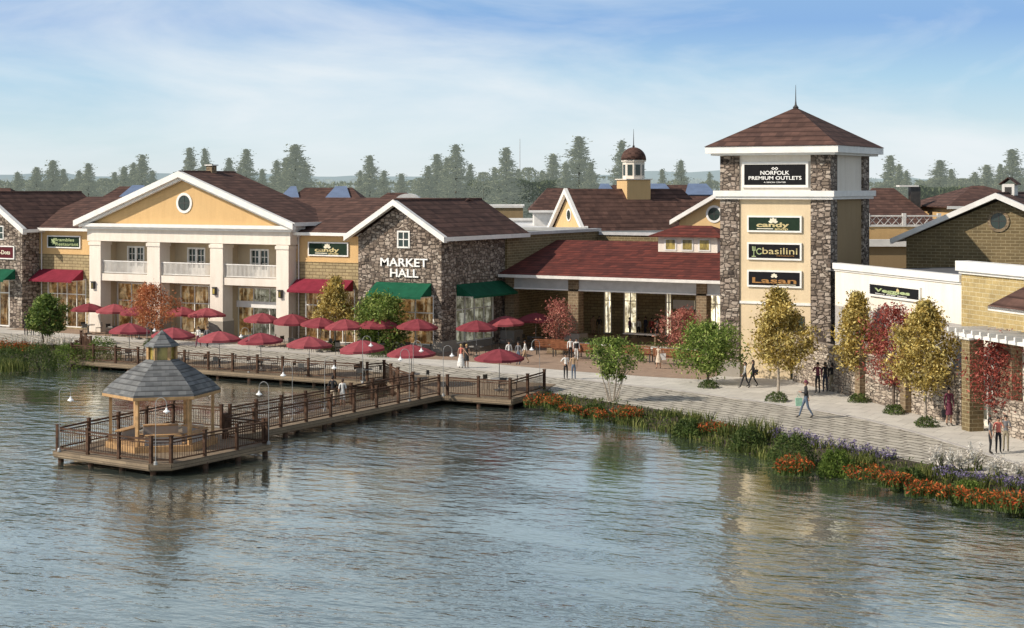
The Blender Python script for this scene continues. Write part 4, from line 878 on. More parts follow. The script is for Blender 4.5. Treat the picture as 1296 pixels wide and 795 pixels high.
# the bank falls from the paving to below the water
m = MB()
TB = [Vector((x, y, -.012)) for x, y in top_bank]; SH = [Vector((x, y, -.57)) for x, y in shore]
def near_on(L, p):
    best = None
    for a, b in zip(L[:-1], L[1:]):
        d = b-a; t = max(0, min(1, (p-a).dot(d)/d.length_squared)); q = a+d*t
        if best is None or (q-p).length < best[0]: best = ((q-p).length, q)
    return best[1]
dense = []
for a, b in zip(TB[:-1], TB[1:]):
    n = max(1, int((b-a).length/1.2)) if (b-a).length < 60 else 3
    for k in range(n): dense.append(a.lerp(b, k/n))
dense.append(TB[-1])
low = [near_on(SH, p) for p in dense]
for i in range(len(dense)-1):
    a, b, c, d = dense[i], dense[i+1], low[i+1], low[i]; m.poly([d, c, b, a]); e = Vector((0, 0, -1.2)); m.poly([d+e, c+e, c, d])
o = obj('pond_bank', m, 'soil'); o['kind'] = 'structure'
m = MB(); m.poly([(-900, -200, -.52), (900, -200, -.52), (900, 140, -.52), (-900, 140, -.52)]); o = obj('pond_water', m, 'pond_water'); o['kind'] = 'structure'
we = [(-140, 96.8), (-105, 97.4), (-79.3, 96.6), (-68.8, 96.0), (-59.5, 93.9), (-53.7, 92.5), (-47.7, 91.6), (-41, 89.9), (-34.1, 87.2), (-29.8, 85.2), (-26.9, 83.3), (-23.2, 79.9), (-16.6, 72.9), (-9.5, 66)]
te = [(-66, 97.0), (-61, 97.6), (-55, 96.4), (-50, 95.6), (-45, 95.3), (-41.4, 95.5)]
cob = top_bank[2:17]
sheet('cobbled_promenade', cob+we[::-1], -.002, 'cobbles')
sheet('pavement', we+[(-9, 90), (-30, 112), (-60, 125), (-140, 125)], .004, 'pale_paving')
sheet('terrace_paving', te+[(-41.4, 106), (-43, 124), (-64, 124), (-66, 103)], .012, 'pavers_brown')
sheet('cafe_paving', [(-107, 99.9), (-98, 99.6), (-80, 99.3), (-66.5, 98.6), (-64.5, 101.6), (-72, 103), (-107, 103.4)], .009, 'pavers_brown')
m = MB()
for a, b in zip(we[:-1], we[1:]): m.beam((a[0], a[1], .0), (b[0], b[1], .0), .22, .05)
o = obj('kerb', m, 'grey_stucco'); o['kind'] = 'structure'
# distant hills
m = MB(); random.seed(3)
for layer, (D, base, amp, seed) in enumerate(((1500, 17, 9, 1), (2600, 30, 16, 9))):
    pr = None
    for k in range(181):
        ang = YAW+rad(-50+100*k/180); p = Vector((-math.sin(ang)*D, math.cos(ang)*D, 0)); h = base+amp*(noise.noise(Vector((k*.07, seed, 0)))+.45*noise.noise(Vector((k*.31, seed, 3)))+.2*noise.noise(Vector((k*.9, seed, 5))))
        if pr: m.poly([pr[0], p, p+Vector((0, 0, h)), pr[1]])
        pr = (p, p+Vector((0, 0, h)))
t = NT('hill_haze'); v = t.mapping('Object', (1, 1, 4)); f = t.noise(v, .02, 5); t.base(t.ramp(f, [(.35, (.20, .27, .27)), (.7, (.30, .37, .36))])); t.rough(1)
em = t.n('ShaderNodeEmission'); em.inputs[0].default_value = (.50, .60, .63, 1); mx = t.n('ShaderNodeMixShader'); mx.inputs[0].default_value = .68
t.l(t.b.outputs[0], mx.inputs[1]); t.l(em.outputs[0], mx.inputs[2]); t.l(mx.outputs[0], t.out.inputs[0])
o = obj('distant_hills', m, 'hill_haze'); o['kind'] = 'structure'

# ------------------------------------------------------------------ leaves
class LF:
    def __init__(s): s.v = []; s.f = []; s.m = []
    def card(s, p, sz, up=None, wr=.75):
        a = random.uniform(0, 6.283); b = math.acos(random.uniform(-1, 1))
        n = Vector((math.sin(b)*math.cos(a), math.sin(b)*math.sin(a), math.cos(b)))
        u = n.orthogonal().normalized(); q = random.uniform(0, 6.28); u = (u*math.cos(q)+n.cross(u)*math.sin(q)); w = n.cross(u)
        i = len(s.v); s.v += [p-u*sz, p+w*sz*wr*.5, p+u*sz, p-w*sz*wr*.5]; s.f.append((i, i+1, i+2, i+3))
    def blade(s, p, h, w, lean):
        a = random.uniform(0, 6.283); sd = Vector((math.cos(a), math.sin(a), 0))*w; L = Vector((math.cos(lean), math.sin(lean), 0))
        k = random.uniform(.05, .5); i = len(s.v); mid = p+Vector((0, 0, h*.6))+L*(h*k*.35); tip = p+Vector((0, 0, h))+L*(h*k)
        s.v += [p-sd, p+sd, mid+sd*.7, mid-sd*.7, tip]; s.f += [(i, i+1, i+2, i+3), (i+3, i+2, i+4)]
    def make(s, name, mat, parent=None, loc=None):
        me = bpy.data.meshes.new(name); og = ORG.get(parent.name, Vector()) if parent is not None else Vector()
        me.from_pydata([v-og for v in s.v], [], s.f); me.materials.append(MATS[mat]); me.update()
        o = bpy.data.objects.new(name, me); COL.objects.link(o); o.parent = parent; ORG[o.name] = og; return o

def tree(name, label, base, H, R, shape, leafm, n, leaf_sz=.10, trunk=.09, bare=.22, barkm='bark', stems=1, seed=0, group=None, cat='tree', clumps=34, spread=.29):
    random.seed(seed*17+5); base = Vector(base); r = thing(name, label, cat, base, group)
    def env(t):
        if shape == 'cone': return (min(1, (t/.2)**.5) if t < .2 else max(.07, (1-(t-.2)/.8)**.72))
        if shape == 'oval': return max(.05, math.sin(math.pi*min(1, (t*.9+.07)))**.75)
        if shape == 'vase': return max(.1, .35+.75*t if t < .6 else .8*math.sqrt(max(0, 1-((t-.6)/.4)**2))+.05)
        return max(.05, math.sqrt(max(0, 1-(2*t-.95)**2/1.1)))
    z0 = H*bare; cl = []
    for k in range(clumps):
        t = ((k+.5)/clumps)**.85; a = k*2.39996+random.uniform(-.4, .4); rr = R*env(t)*random.uniform(.28, .95)*(1+.16*math.sin(a*2+seed)+.22*noise.noise(Vector((a, t*3, seed*3.1))))
        cl.append((Vector((math.cos(a)*rr, math.sin(a)*rr, z0+(H-z0)*(.04+.93*t))), max(.12, R*spread*random.uniform(.7, 1.25)*(.45+.6*env(t)))))
    L = LF()
    for k in range(n):
        c, s = random.choice(cl); g = Vector((random.gauss(0, 1), random.gauss(0, 1), random.gauss(0, .8))); g = g*(s*.62)
        L.card(base+c+g, leaf_sz*random.choice((.6, .8, 1.0, 1.0, 1.45)))
    L.make('crown', leafm, r)
    m = MB()
    for q in range(stems):
        a = q*2.4+seed; off = Vector((math.cos(a), math.sin(a), 0))*(.0 if stems == 1 else .12*(1+q % 2))
        top = base+(Vector((0, 0, H*.86)) if stems == 1 else Vector((math.cos(a)*R*.55, math.sin(a)*R*.55, H*.72)))
        pts = [base+off+Vector((0, 0, -.05))]
        for k in range(1, 6): t = k/5; pts.append((base+off).lerp(top, t)+Vector((random.uniform(-.04, .04), random.uniform(-.04, .04), 0))*H*.25*(t))
        rr = [trunk*(1-.8*k/5)/(1 if stems == 1 else 2.0) for k in range(6)]
        for k in range(5): m.tube(pts[k], pts[k+1], rr[k], rr[k+1], 7)
    for c, s in cl[::2]:
        p = base+c; zb = max(z0*.9, c.z*.72); st = base+Vector((c.x*.08, c.y*.08, zb)) if stems == 1 else base+Vector((c.x*.45, c.y*.45, zb*.8))
        mid = st.lerp(p, .5)+Vector((0, 0, -.04*H*random.random())); m.tube(st, mid, trunk*.28, trunk*.2, 5, False); m.tube(mid, p, trunk*.2, trunk*.06, 5, False)
    obj('trunk', m, barkm, r); return r
def H_of(px, py_base, py_top): p = at(px, py_base); d = FPX*CAM_H/(py_base-237); return p, zat(py_top, d), d/FPX
def T(name, label, px, pb, pt, wpx, shape, leafm, n, **k):
    p, H, s = H_of(px, pb, pt); return tree(name, label, p, H, wpx*s/2*1.27, shape, leafm, int(n*1.55), **k)
T('street_tree', 'narrow bright green shrubby tree before the left brick wing', 59, 437, 374, 36, 'oval', 'leaf_green', 3800, leaf_sz=.13, stems=5, bare=.2, seed=1)
T('street_tree', 'rust red tree in front of the white colonnade', 192, 437, 362, 52, 'round', 'leaf_rust', 3000, leaf_sz=.10, bare=.28, seed=2, spread=.3)
T('street_tree', 'golden green tree before the wing left of the market hall', 424, 443, 352, 52, 'cone', 'leaf_gold', 4200, leaf_sz=.12, bare=.3, barkm='pale_bark', seed=3)
T('street_tree', 'bright green rounded tree in front of the market hall', 482, 446, 373, 66, 'round', 'leaf_bright', 5000, leaf_sz=.13, bare=.1, seed=4)
T('street_tree', 'pale pink red tree before the pavilion left pier', 707, 446, 380, 36, 'oval', 'leaf_pink', 1500, leaf_sz=.08, bare=.22, seed=5, spread=.36)
T('street_tree', 'pink red tree in the pavilion behind the round green tree', 864, 452, 392, 42, 'round', 'leaf_pink', 2000, leaf_sz=.085, bare=.2, seed=6, spread=.34)
T('street_tree', 'light green multi stemmed tree on the planted bank', 775, 508, 428, 66, 'vase', 'leaf_bright', 3000, leaf_sz=.09, stems=7, bare=.35, barkm='pale_bark', seed=7, trunk=.08, spread=.22)
T('street_tree', 'round green tree left of the tower foot', 896, 486, 410, 66, 'round', 'leaf_bright', 5500, leaf_sz=.10, bare=.18, seed=8)
T('street_tree', 'tall golden tree right in front of the tower', 985, 500, 366, 74, 'cone', 'leaf_gold', 7000, leaf_sz=.11, bare=.24, barkm='pale_bark', seed=9)
T('street_tree', 'golden tree beside the red one, below the cream wall', 1085, 505, 370, 62, 'cone', 'leaf_gold', 5600, leaf_sz=.10, bare=.26, seed=10)
T('street_tree', 'red tree standing between two golden trees', 1131, 518, 387, 74, 'oval', 'leaf_red', 3800, leaf_sz=.085, bare=.22, seed=11, spread=.3)
T('street_tree', 'largest golden tree, right of the red tree', 1171, 535, 381, 86, 'cone', 'leaf_gold', 7600, leaf_sz=.10, bare=.26, barkm='pale_bark', seed=12)
T('street_tree', 'dark red tree in front of the pergola at the right edge', 1270, 548, 424, 88, 'round', 'leaf_red', 4600, leaf_sz=.085, bare=.2, seed=13, spread=.3)

def shrub(name, label, p, w, h, leafm, n, sz=.07, group=None, flat=1):
    r = thing(name, label, 'shrub', p, group); L = LF()
    for k in range(n):
        a = random.uniform(0, 6.283); u = random.random()**.5; z = random.random(); rr = w/2*math.sqrt(max(0, 1-(z*.92)**2))*u**.6*(1+.14*math.sin(3*a+p.x)+.1*math.sin(7*a))
        L.card(p+Vector((math.cos(a)*rr, math.sin(a)*rr, z*h*(1+.12*math.sin(5*a)))), sz*random.uniform(.6, 1.3))
    L.make('foliage', leafm, r); m = MB()
    for k in range(6): a = k*1.05; m.tube(p+Vector((0, 0, -.05)), p+Vector((math.cos(a)*w*.3, math.sin(a)*w*.3, h*.7)), .018, .008, 5)
    obj('stem', m, 'bark', r); return r
for px, py, w, h, lab in ((420, 444, 24, 12, 'low shrub at the foot of the golden green tree'), (480, 452, 28, 14, 'low shrub at the foot of the bright green tree'), (897, 491, 27, 9, 'low shrub at the foot of the round green tree'),
        (984, 508, 30, 11, 'low shrub below the golden tower tree'), (1087, 509, 28, 10, 'low shrub under the golden tree below the cream wall'), (1132, 524, 28, 11, 'low shrub at the foot of the middle red tree'), (1172, 540, 30, 12, 'low shrub at the foot of the largest golden tree'), (190, 439, 18, 9, 'low shrub under the rust red tree')):
    d = FPX*CAM_H/(py-237); shrub('low_shrub', lab, at(px, py), w*d/FPX, h*d/FPX, 'leaf_shrub', 900, .06, 'low shrubs at the tree feet')
for px, py, w, h, lab, mt in ((1002, 592, 62, 40, 'rounded green shrub at the waterline left of the orange blooms', 'leaf_shrub'), (1057, 602, 46, 30, 'bright rounded shrub between orange flowers on the right bank', 'leaf_boxwood'), (129, 465, 50, 36, 'rounded green shrub beside the dock end on the left bank', 'leaf_boxwood'),
        (88, 465, 56, 28, 'wide low shrub on the left bank next to the rounded one', 'leaf_boxwood'), (50, 468, 44, 30, 'low green shrub on the left bank in the middle', 'leaf_shrub'), (14, 468, 44, 26, 'low green shrub at the left edge of the photo', 'leaf_shrub'),
        (872, 552, 40, 20, 'low rounded shrub in the reeds left of the lone orange flowers', 'leaf_shrub'), (946, 569, 44, 26, 'dark rounded shrub near the waterline below the golden tower tree', 'leaf_shrub'), (1152, 617, 44, 22, 'low shrub at the waterline between orange clumps', 'leaf_shrub'), (1224, 633, 40, 22, 'low bright shrub at the waterline near the right edge', 'leaf_boxwood'), (752, 527, 36, 14, 'low shrub at the waterline below the multi stemmed tree', 'leaf_shrub')):
    p = at(px, py, -.5); d = (p.dot(FWD)); shrub('bank_shrub', lab, p, w*d/FPX, h*d/FPX, mt, 2600, .075)

# ------------------------------------------------------------------ bank planting
random.seed(11)
def bankpt(px, py, z=-.25): return at(px, py, z)
L = LF()
def pick(t, s):   # t along, s across (0 top, 1 water)
    n = len(dense)-1; i = min(n-1, int(t*n)); f = t*n-i
    return dense[i].lerp(dense[i+1], f).lerp(low[i].lerp(low[i+1], f), s)
# part of the bank that carries reeds: right of the dock, and left of it
ids = [i for i, p in enumerate(dense) if (-47.6 < p.x < -6) or (-118 < p.x < -86.9)]
tot = 0
wts = [((dense[i]-low[i]).length*(1 if dense[i].x > -60 else .8)) for i in ids]
for i, w in zip(ids, wts):
    if i+1 >= len(dense): continue
    for k in range(int(w*78)):
        f = random.random(); s = random.random()**.8*1.04-.03; p = dense[i].lerp(dense[i+1], f).lerp(low[i].lerp(low[i+1], f), s)
        tall = .15+.42*max(0, noise.noise(p*.45)+.25)+(.18 if s > .75 else 0)
        if p.x < -80: tall *= .75
        if s < .12: tall *= .5
        p.z = max(p.z, -.56); L.blade(p-Vector((0, 0, .05)), tall*random.uniform(.5, 1.25), .022+.012*random.random(), random.uniform(0, 6.28)); tot += 1
o = L.make('bank_grass', 'grass_blade'); o['kind'] = 'stuff'; finish(o, 'tall green grass and reeds covering the pond bank', 'grass')
L = LF()
for i in ids:
    for k in range(64 if dense[i].x > -60 else 30):
        if i+1 >= len(dense): continue
        p = dense[i].lerp(low[i], random.random()*.9+.03); p = p+Vector((random.uniform(-.6, .6), random.uniform(-.6, .6), random.uniform(.02, .22)+max(0, noise.noise(p*.7))*.7*random.random())); L.card(p, random.uniform(.05, .13))
o = L.make('ground_cover', 'leaf_shrub'); o['kind'] = 'stuff'; finish(o, 'low leafy ground cover filling the pond bank', 'ground cover')
def clump(kind, label, px, py, w, h, n, group, z=-.25):
    p = bankpt(px, py, z); d = p.dot(FWD); w = w*d/FPX; h = h*d/FPX; r = thing({'o': 'orange_flower_clump', 'p': 'purple_iris_clump', 'w': 'white_flower_clump', 'c': 'reed_clump'}[kind], label, 'flowers' if kind != 'c' else 'reeds', p, group)
    L = LF(); G = LF(); ex = RGT
    for k in range(n):
        a = random.uniform(0, 6.283); u = random.random()**.5; q = p+ex*(math.cos(a)*u*w/2)+FWD*(math.sin(a)*u*w*.42)
        hh = h*random.uniform(.3, 1.25)*(1-.35*u)
        if kind != 'w' and noise.noise(q*1.7)+random.uniform(-.25, .25) < (-.12 if kind != 'o' else -.26): continue
        if kind == 'o':
            L.card(q+Vector((0, 0, hh)), random.uniform(.05, .10)); L.card(q+Vector((.06, .05, hh*.8)), random.uniform(.04, .07)); G.card(q+Vector((0, 0, hh*.8)), .09); G.blade(q, hh*1.15, .02, random.uniform(0, 6.28))
        elif kind == 'p':
            for j in range(2): L.card(q+Vector((random.uniform(-.05, .05), random.uniform(-.05, .05), hh+random.uniform(-.14, .04))), random.uniform(.04, .085))
            G.blade(q, hh*.95, .018, random.uniform(0, 6.28)); 
        elif kind == 'w' and k % 7 == 0:
            H = h*random.uniform(.75, 1.2)
            for j in range(26): t = j/25; L.card(q+Vector((random.gauss(0, .045*(1.2-t)), random.gauss(0, .045*(1.2-t)), H*(.35+.65*t))), .10*(1.15-t*.7))
            G.blade(q, H*.8, .02, 0)
        elif kind == 'w' and k % 3 == 0: G.blade(q, hh*.7, .02, random.uniform(0, 6.28)); G.card(q+Vector((0, 0, hh*.3)), .08)
        elif kind == 'c': G.blade(q, h*random.uniform(.6, 1.1), .025, random.uniform(0, 6.28))
    if kind != 'c': L.make('flowers', {'o': 'orange_petal', 'p': 'purple_petal', 'w': 'white_petal'}[kind], r)
    G.make('leaves', 'leaf_shrub' if kind == 'o' else 'grass_blade', r); return r
O_ = [(688, 515, 42, 15, 'beside the end of the deck railing'), (722, 522, 26, 9, 'between the deck end and the multi stemmed tree'), (752, 530, 30, 11, 'left of the multi stemmed tree stems'), (792, 530, 36, 13, 'right of the multi stemmed tree stems'), (906, 548, 40, 12, 'alone in the tall grass below the round green tree'), (1004, 600, 42, 20, 'in front of the rounded waterline shrub'),
      (1096, 606, 48, 16, 'right of the bright rounded shrub'), (1134, 616, 40, 16, 'second to the right of the bright shrub'), (1168, 628, 40, 16, 'midway between the bright shrub and the right edge'), (1207, 634, 36, 16, 'left of the two largest ones at the right'), (1245, 640, 44, 18, 'second from the right edge of the bank'), (1282, 646, 44, 20, 'nearest the right edge of the bank'), (6, 446, 34, 14, 'at the left edge of the left bank'), (34, 446, 30, 12, 'beside the pale spires on the left bank')]
for x, y, w, h, s in O_: clump('o', 'orange flower clump '+s, x, y, w*1.2, h*1.15, 340, 'orange flower clumps on the bank', -.3)
P_ = [(988, 556, 26, 18, 'furthest left of the purple row'), (1012, 560, 30, 18, 'second from the left of the purple row'), (1040, 566, 30, 18, 'above the orange and bright shrub'), (1068, 572, 30, 18, 'right above the bright rounded shrub'), (1096, 578, 32, 16, 'in the middle of the purple row'), (1122, 582, 26, 14, 'right of the middle of the row'), (1196, 604, 30, 16, 'under the white spires on the left'), (1226, 610, 34, 16, 'under the white spires in the middle'), (1258, 614, 32, 16, 'third group under white spires'), (1286, 618, 28, 16, 'nearest the right edge')]
for x, y, w, h, s in P_: clump('p', 'purple iris clump '+s, x, y, w*1.1, h, 170, 'purple iris clumps along the promenade', -.1)
W_ = [(1188, 594, 22, 26, 'leftmost on the right bank'), (1208, 598, 26, 28, 'second from the left on the right bank'), (1232, 598, 24, 34, 'tallest near the trio of people'), (1262, 606, 26, 28, 'below the trio of people'), (1288, 610, 20, 24, 'at the right edge'), (28, 440, 30, 16, 'leftmost on the left bank'), (56, 441, 32, 16, 'second on the left bank'), (84, 441, 30, 16, 'right on the left bank')]
for x, y, w, h, s in W_: clump('w', 'white flower spires '+s, x, y, w, h, 130, 'white flower spires', -.1)
for x, y, w, h, s in [(1090, 592, 44, 26, 'between purple row and bright shrub'), (1160, 606, 50, 26, 'between the orange groups and white spires'), (1236, 622, 40, 24, 'under the purple flowers near the trio'), (876, 538, 60, 26, 'below the round green tree'), (940, 552, 60, 34, 'below the golden tower tree'), (840, 530, 50, 20, 'right of the multi stemmed tree'), (965, 560, 40, 44, 'tallest, left of the rounded waterline shrub'), (15, 470, 40, 24, 'at the left edge of the left bank')]:
    clump('c', 'dense tall reeds '+s, x, y, w, h*.72, 340, 'tall reed clumps', -.3)
L = LF()   # floating weed by the right bank
for k in range(5200):
    i = random.choice(ids); q = low[i]
    if q.x < -36: continue
    p = q+(-FWD*random.random()**1.6*4.0)+RGT*random.uniform(-1, 1); 
    if noise.noise(p*.8) < -.02: continue
    p.z = -.515; a = random.uniform(0, 6.28); s = random.uniform(.03, .08); j = len(L.v); 
    L.v += [p+Vector((math.cos(a+t)*s, math.sin(a+t)*s, 0)) for t in (0, 1.57, 3.14, 4.71)]; L.f.append((j, j+1, j+2, j+3))
o = L.make('floating_weed', 'leaf_shrub'); o['kind'] = 'stuff'; finish(o, 'floating pond weed along the right bank', 'pond weed')

# ------------------------------------------------------------------ background trees
def conifer(seed, kind):
    random.seed(seed); L = LF(); m = MB(); m.tube((0, 0, 0), (0, 0, .97), .008, .001, 6)
    n = 8500 if kind != 2 else 4200
    tiers = 15
    if kind == 2:
        for k in range(n):
            a = random.uniform(0, 6.28); t = random.random(); r = .24*math.sin(math.pi*min(1, t*.85+.12))**.7*random.random()**.5*(1+.25*math.sin(a*4+t*9)); L.card(Vector((math.cos(a)*r, math.sin(a)*r, .22+.74*t)), .014)
    else:
        for j in range(tiers*5):
            t = (j+.5)/(tiers*5); z = .12+.87*t; R = .15*(1-t)**.95*random.uniform(.45, 1.2)+.004; a = random.uniform(0, 6.28)
            e = Vector((math.cos(a)*R, math.sin(a)*R, z+R*(.25 if kind else -.1))); b = Vector((0, 0, z)); m.tube(b, e, .003, .001, 4, False)
            for k in range(int(n/(tiers*5)*max(.25, R/.075))):
                s = random.random()**.7; p = b.lerp(e, s)+Vector((random.gauss(0, .011), random.gauss(0, .011), random.gauss(0, .010))); L.card(p, random.uniform(.005, .0115))
    if kind != 2:
        for k in range(5200):
            t = random.random()**1.15; R = .115*(1-t)**.9+.003; a = random.uniform(0, 6.28); rr = R*random.random()**.5*(1+.3*math.sin(t*60)+.2*math.sin(a*3+t*20)); L.card(Vector((math.cos(a)*rr, math.sin(a)*rr, .12+.88*t)), random.uniform(.005, .010))
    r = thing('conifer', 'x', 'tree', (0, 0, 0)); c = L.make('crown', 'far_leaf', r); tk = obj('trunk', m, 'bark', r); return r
protos = [conifer(21, 0), conifer(22, 1), conifer(23, 2), conifer(24, 1)]
BT = [(46, 212, 24, 1), (67, 203, 26, 0), (90, 226, 20, 2), (112, 207, 24, 1), (132, 222, 26, 2), (157, 211, 22, 3), (180, 196, 26, 0), (240, 187, 24, 1), (259, 188, 18, 3), (290, 200, 20, 0), (312, 189, 26, 1), (350, 203, 20, 3), (374, 183, 38, 0), (418, 232, 18, 2), (468, 197, 26, 1), (486, 216, 20, 3), (508, 220, 20, 0), (531, 221, 18, 2), (553, 195, 26, 1), (577, 183, 28, 0), (595, 208, 18, 3), (612, 214, 22, 2), (641, 187, 28, 1), (669, 208, 26, 2), (700, 195, 26, 0), (733, 173, 36, 1), (787, 178, 24, 3), (810, 204, 16, 0), (838, 214, 14, 1), (862, 203, 20, 3), (898, 218, 12, 0),
      (1127, 197, 26, 1), (1147, 216, 18, 3), (1190, 203, 30, 1), (1217, 222, 28, 2), (1249, 209, 26, 0), (1281, 189, 30, 1), (22, 218, 20, 3)]
BT += [(80, 214, 18, 1), (100, 216, 18, 0), (145, 218, 18, 1), (169, 206, 18, 0), (193, 216, 18, 3), (303, 212, 18, 1), (332, 214, 18, 0), (362, 200, 20, 1), (386, 204, 18, 3), (456, 216, 16, 0), (542, 210, 18, 1), (566, 200, 20, 3), (626, 212, 18, 0), (656, 214, 18, 1), (686, 216, 18, 3), (716, 206, 20, 0), (748, 206, 20, 1), (1138, 208, 18, 0), (1204, 214, 18, 1), (1234, 218, 18, 3), (1266, 208, 18, 1)]
BT.sort()
names_n = {0: 'feathery', 1: 'open branched', 2: 'bushy', 3: 'slender'}
used = set(); random.seed(5)
where = [(0, 'above the far left roofs'), (105, 'above the left brick wing'), (150, 'left of the pediment'), (225, 'behind the pediment peak'), (275, 'above the colonnade roof'), (340, 'above the skylit roofs left of the market hall'), (440, 'left of the market hall peak'), (500, 'above the market hall gable'), (545, 'above the market hall roof'), (605, 'just right of the market hall roof'), (655, 'behind the white flat roofs'), (715, 'left of the cupola'), (770, 'right behind the cupola'), (825, 'between cupola and tower'), (880, 'against the left side of the tower'), (1100, 'against the right side of the tower'), (1160, 'right of the tower roofs'), (1205, 'left of the brick hall peak'), (1240, 'above the brick hall peak'), (1270, 'at the right edge')]
cntw = {}
for px, pt, w, k in BT:
    d = random.uniform(255, 330); H = zat(pt, d); wh = [s for x, s in where if px >= x][-1]; cntw.setdefault(wh, []).append((px, pt, w, k, d, H))
ordn = ['leftmost', 'second', 'third', 'fourth', 'fifth', 'sixth', 'seventh']
for wh, L_ in cntw.items():
    for j, (px, pt, w, k, d, H) in enumerate(L_):
        lab = 'hazy %s tree %s' % (names_n[k], wh) if len(L_) == 1 else 'hazy %s tree, %s of those %s' % (names_n[k], ordn[j], wh)
        p = protos[k]; width = w*d/FPX; nat = (.30 if k != 2 else .48)*H
        if k not in used: o = p; used.add(k)
        else: o = dup(p, (0, 0, 0))
        o.location = far(px, d); o.rotation_euler = (0, 0, random.uniform(0, 6.28)); o.scale = (width/nat*H*(3.5 if k != 2 else 2.4), width/nat*H*(3.5 if k != 2 else 2.4), H); o['label'] = lab; o['group'] = 'hazy trees behind the roofs'
# darker wood and paler far wood that read as masses
random.seed(31)
def wood(name, label, mat, spans, n, sz):
    L = LF()
    for k in range(n):
        s = random.choices(spans, [abs(q[1]-q[0])*q[4] for q in spans])[0]; px = random.uniform(s[0], s[1]); d = random.uniform(s[2], s[2]+14); top = zat(s[3]+5*(noise.noise(Vector((px*.045, s[2], 0)))+.5*noise.noise(Vector((px*.16, s[2], 4))))+1.6*random.random(), d)
        edge = min(1, (px-s[0])/12+.15, (s[1]-px)/12+.15); z = top*(1-random.random()**1.7*.65)*(.75+.25*edge); L.card(far(px, d, z), sz*random.uniform(.6, 1.4))
    o = L.make(name, mat); o['kind'] = 'stuff'; finish(o, label, 'trees')
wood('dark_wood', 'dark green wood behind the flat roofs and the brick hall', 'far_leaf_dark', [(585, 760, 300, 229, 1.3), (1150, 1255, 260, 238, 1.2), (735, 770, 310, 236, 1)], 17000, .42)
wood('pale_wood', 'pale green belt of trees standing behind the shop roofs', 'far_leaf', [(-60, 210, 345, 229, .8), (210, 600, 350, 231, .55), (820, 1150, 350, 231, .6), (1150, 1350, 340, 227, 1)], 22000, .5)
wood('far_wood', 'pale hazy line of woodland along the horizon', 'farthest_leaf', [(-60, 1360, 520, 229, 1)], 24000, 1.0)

# ------------------------------------------------------------------ docks, railings, gazebo
def deck(name, label, cat, pts, piles, z=.02, th=.32):
    c = sum((Vector((p[0], p[1], 0)) for p in pts), Vector())/len(pts); r = thing(name, label, cat, c)
    P = [Vector((p[0], p[1], z)) for p in pts]; m = MB()
    for t in tessellate_polygon([P]):
        a, b, cc = [P[i] for i in t]
        if (b-a).cross(cc-a).z < 0: b, cc = cc, b
        m.poly([a, b, cc])
    obj('decking', m, 'planks', r); m = MB()
    for a, b in zip(P, P[1:]+P[:1]): m.poly([a+Vector((0, 0, -th)), b+Vector((0, 0, -th)), b, a])
    m.poly([p+Vector((0, 0, -th)) for p in P][::-1]) if len(P) < 5 else None
    for a, b in zip(P, P[1:]+P[:1]): d = (b-a).normalized(); n = Vector((d.y, -d.x, 0)); m.beam(a+Vector((0, 0, -.13))+n*.0, b+Vector((0, 0, -.13))+n*.0, .12, .22)
    obj('edge_beam', m, 'planks', r)
    for x, y in piles: m = MB(); m.tube((x, y, -2.2), (x, y, z-.05), .13, .13, 8); obj('pile', m, 'rail_wood', r)
    return r
def polyr(pts): 
    xs = [p[0] for p in pts]
    return pts
gz = [(-55.8, 54.95), (-49.5, 54.35), (-48.75, 54.9), (-48.55, 61.55), (-51.35, 61.65), (-51.35, 64.3), (-53.55, 64.3), (-56.9, 64.2)]
deck('gazebo_deck', 'timber platform carrying the gazebo out in the pond', 'deck', gz, [(-55.6, 55.2), (-53.6, 55.05), (-51.6, 54.9), (-49.6, 54.7), (-48.8, 57.2), (-48.75, 59.4), (-48.7, 61.3), (-56.1, 60), (-56.7, 64)])
deck('walkway', 'long timber walkway linking the gazebo deck to the shore', 'walkway', [(-53.55, 64.31), (-51.35, 64.31), (-51.35, 80.75), (-53.55, 80.9)], [(x, y) for y in (66.5, 69.8, 73, 76.2, 79.4) for x in (-53.35, -51.55)])
sd = [(-86.3, 88.85), (-86.3, 87.4), (-84, 84.3), (-58.9, 84.15), (-58.8, 85.9), (-55.6, 82.5), (-53.56, 80.92), (-51.34, 80.76), (-46.8, 81.0), (-47.4, 86.2), (-48.2, 88.78)]
deck('shore_deck', 'timber deck along the promenade with umbrella tables', 'deck', sd, [(-84+k*2.6, 84.5) for k in range(10)]+[(-49, 81.1), (-47, 81.3), (-56, 83.2)])
def railing(label, pts, z=.02):
    pts = [Vector((p[0], p[1], z)) for p in pts]; r = thing('railing', label, 'railing', pts[0], 'dock railings'); stops = []
    for a, b in zip(pts[:-1], pts[1:]):
        n = max(1, round((b-a).length/2.1))
        for k in range(n): stops.append(a.lerp(b, k/n))
    stops.append(pts[-1])
    for p in stops: m = MB(); m.box(p.x-.068, p.x+.068, p.y-.068, p.y+.068, z, z+1.16); m.box(p.x-.09, p.x+.09, p.y-.09, p.y+.09, z+1.162, z+1.20); obj('post', m, 'rail_wood', r)
    for a, b in zip(stops[:-1], stops[1:]):
        d = (b-a).normalized(); A = a+d*.09; B = b-d*.09; m = MB(); up = lambda v, h: v+Vector((0, 0, h))
        m.beam(up(A, 1.02), up(B, 1.02), .10, .07); m.beam(up(A, .14), up(B, .14), .05, .06); m.beam(up(A, .88), up(B, .88), .05, .05)
        n = int((B-A).length/.15)
        for k in range(1, n): q = A.lerp(B, k/n); m.tube(up(q, .16), up(q, .88), .013, .013, 4, False)
        obj('railing_panel', m, 'rail_wood', r)
    return r
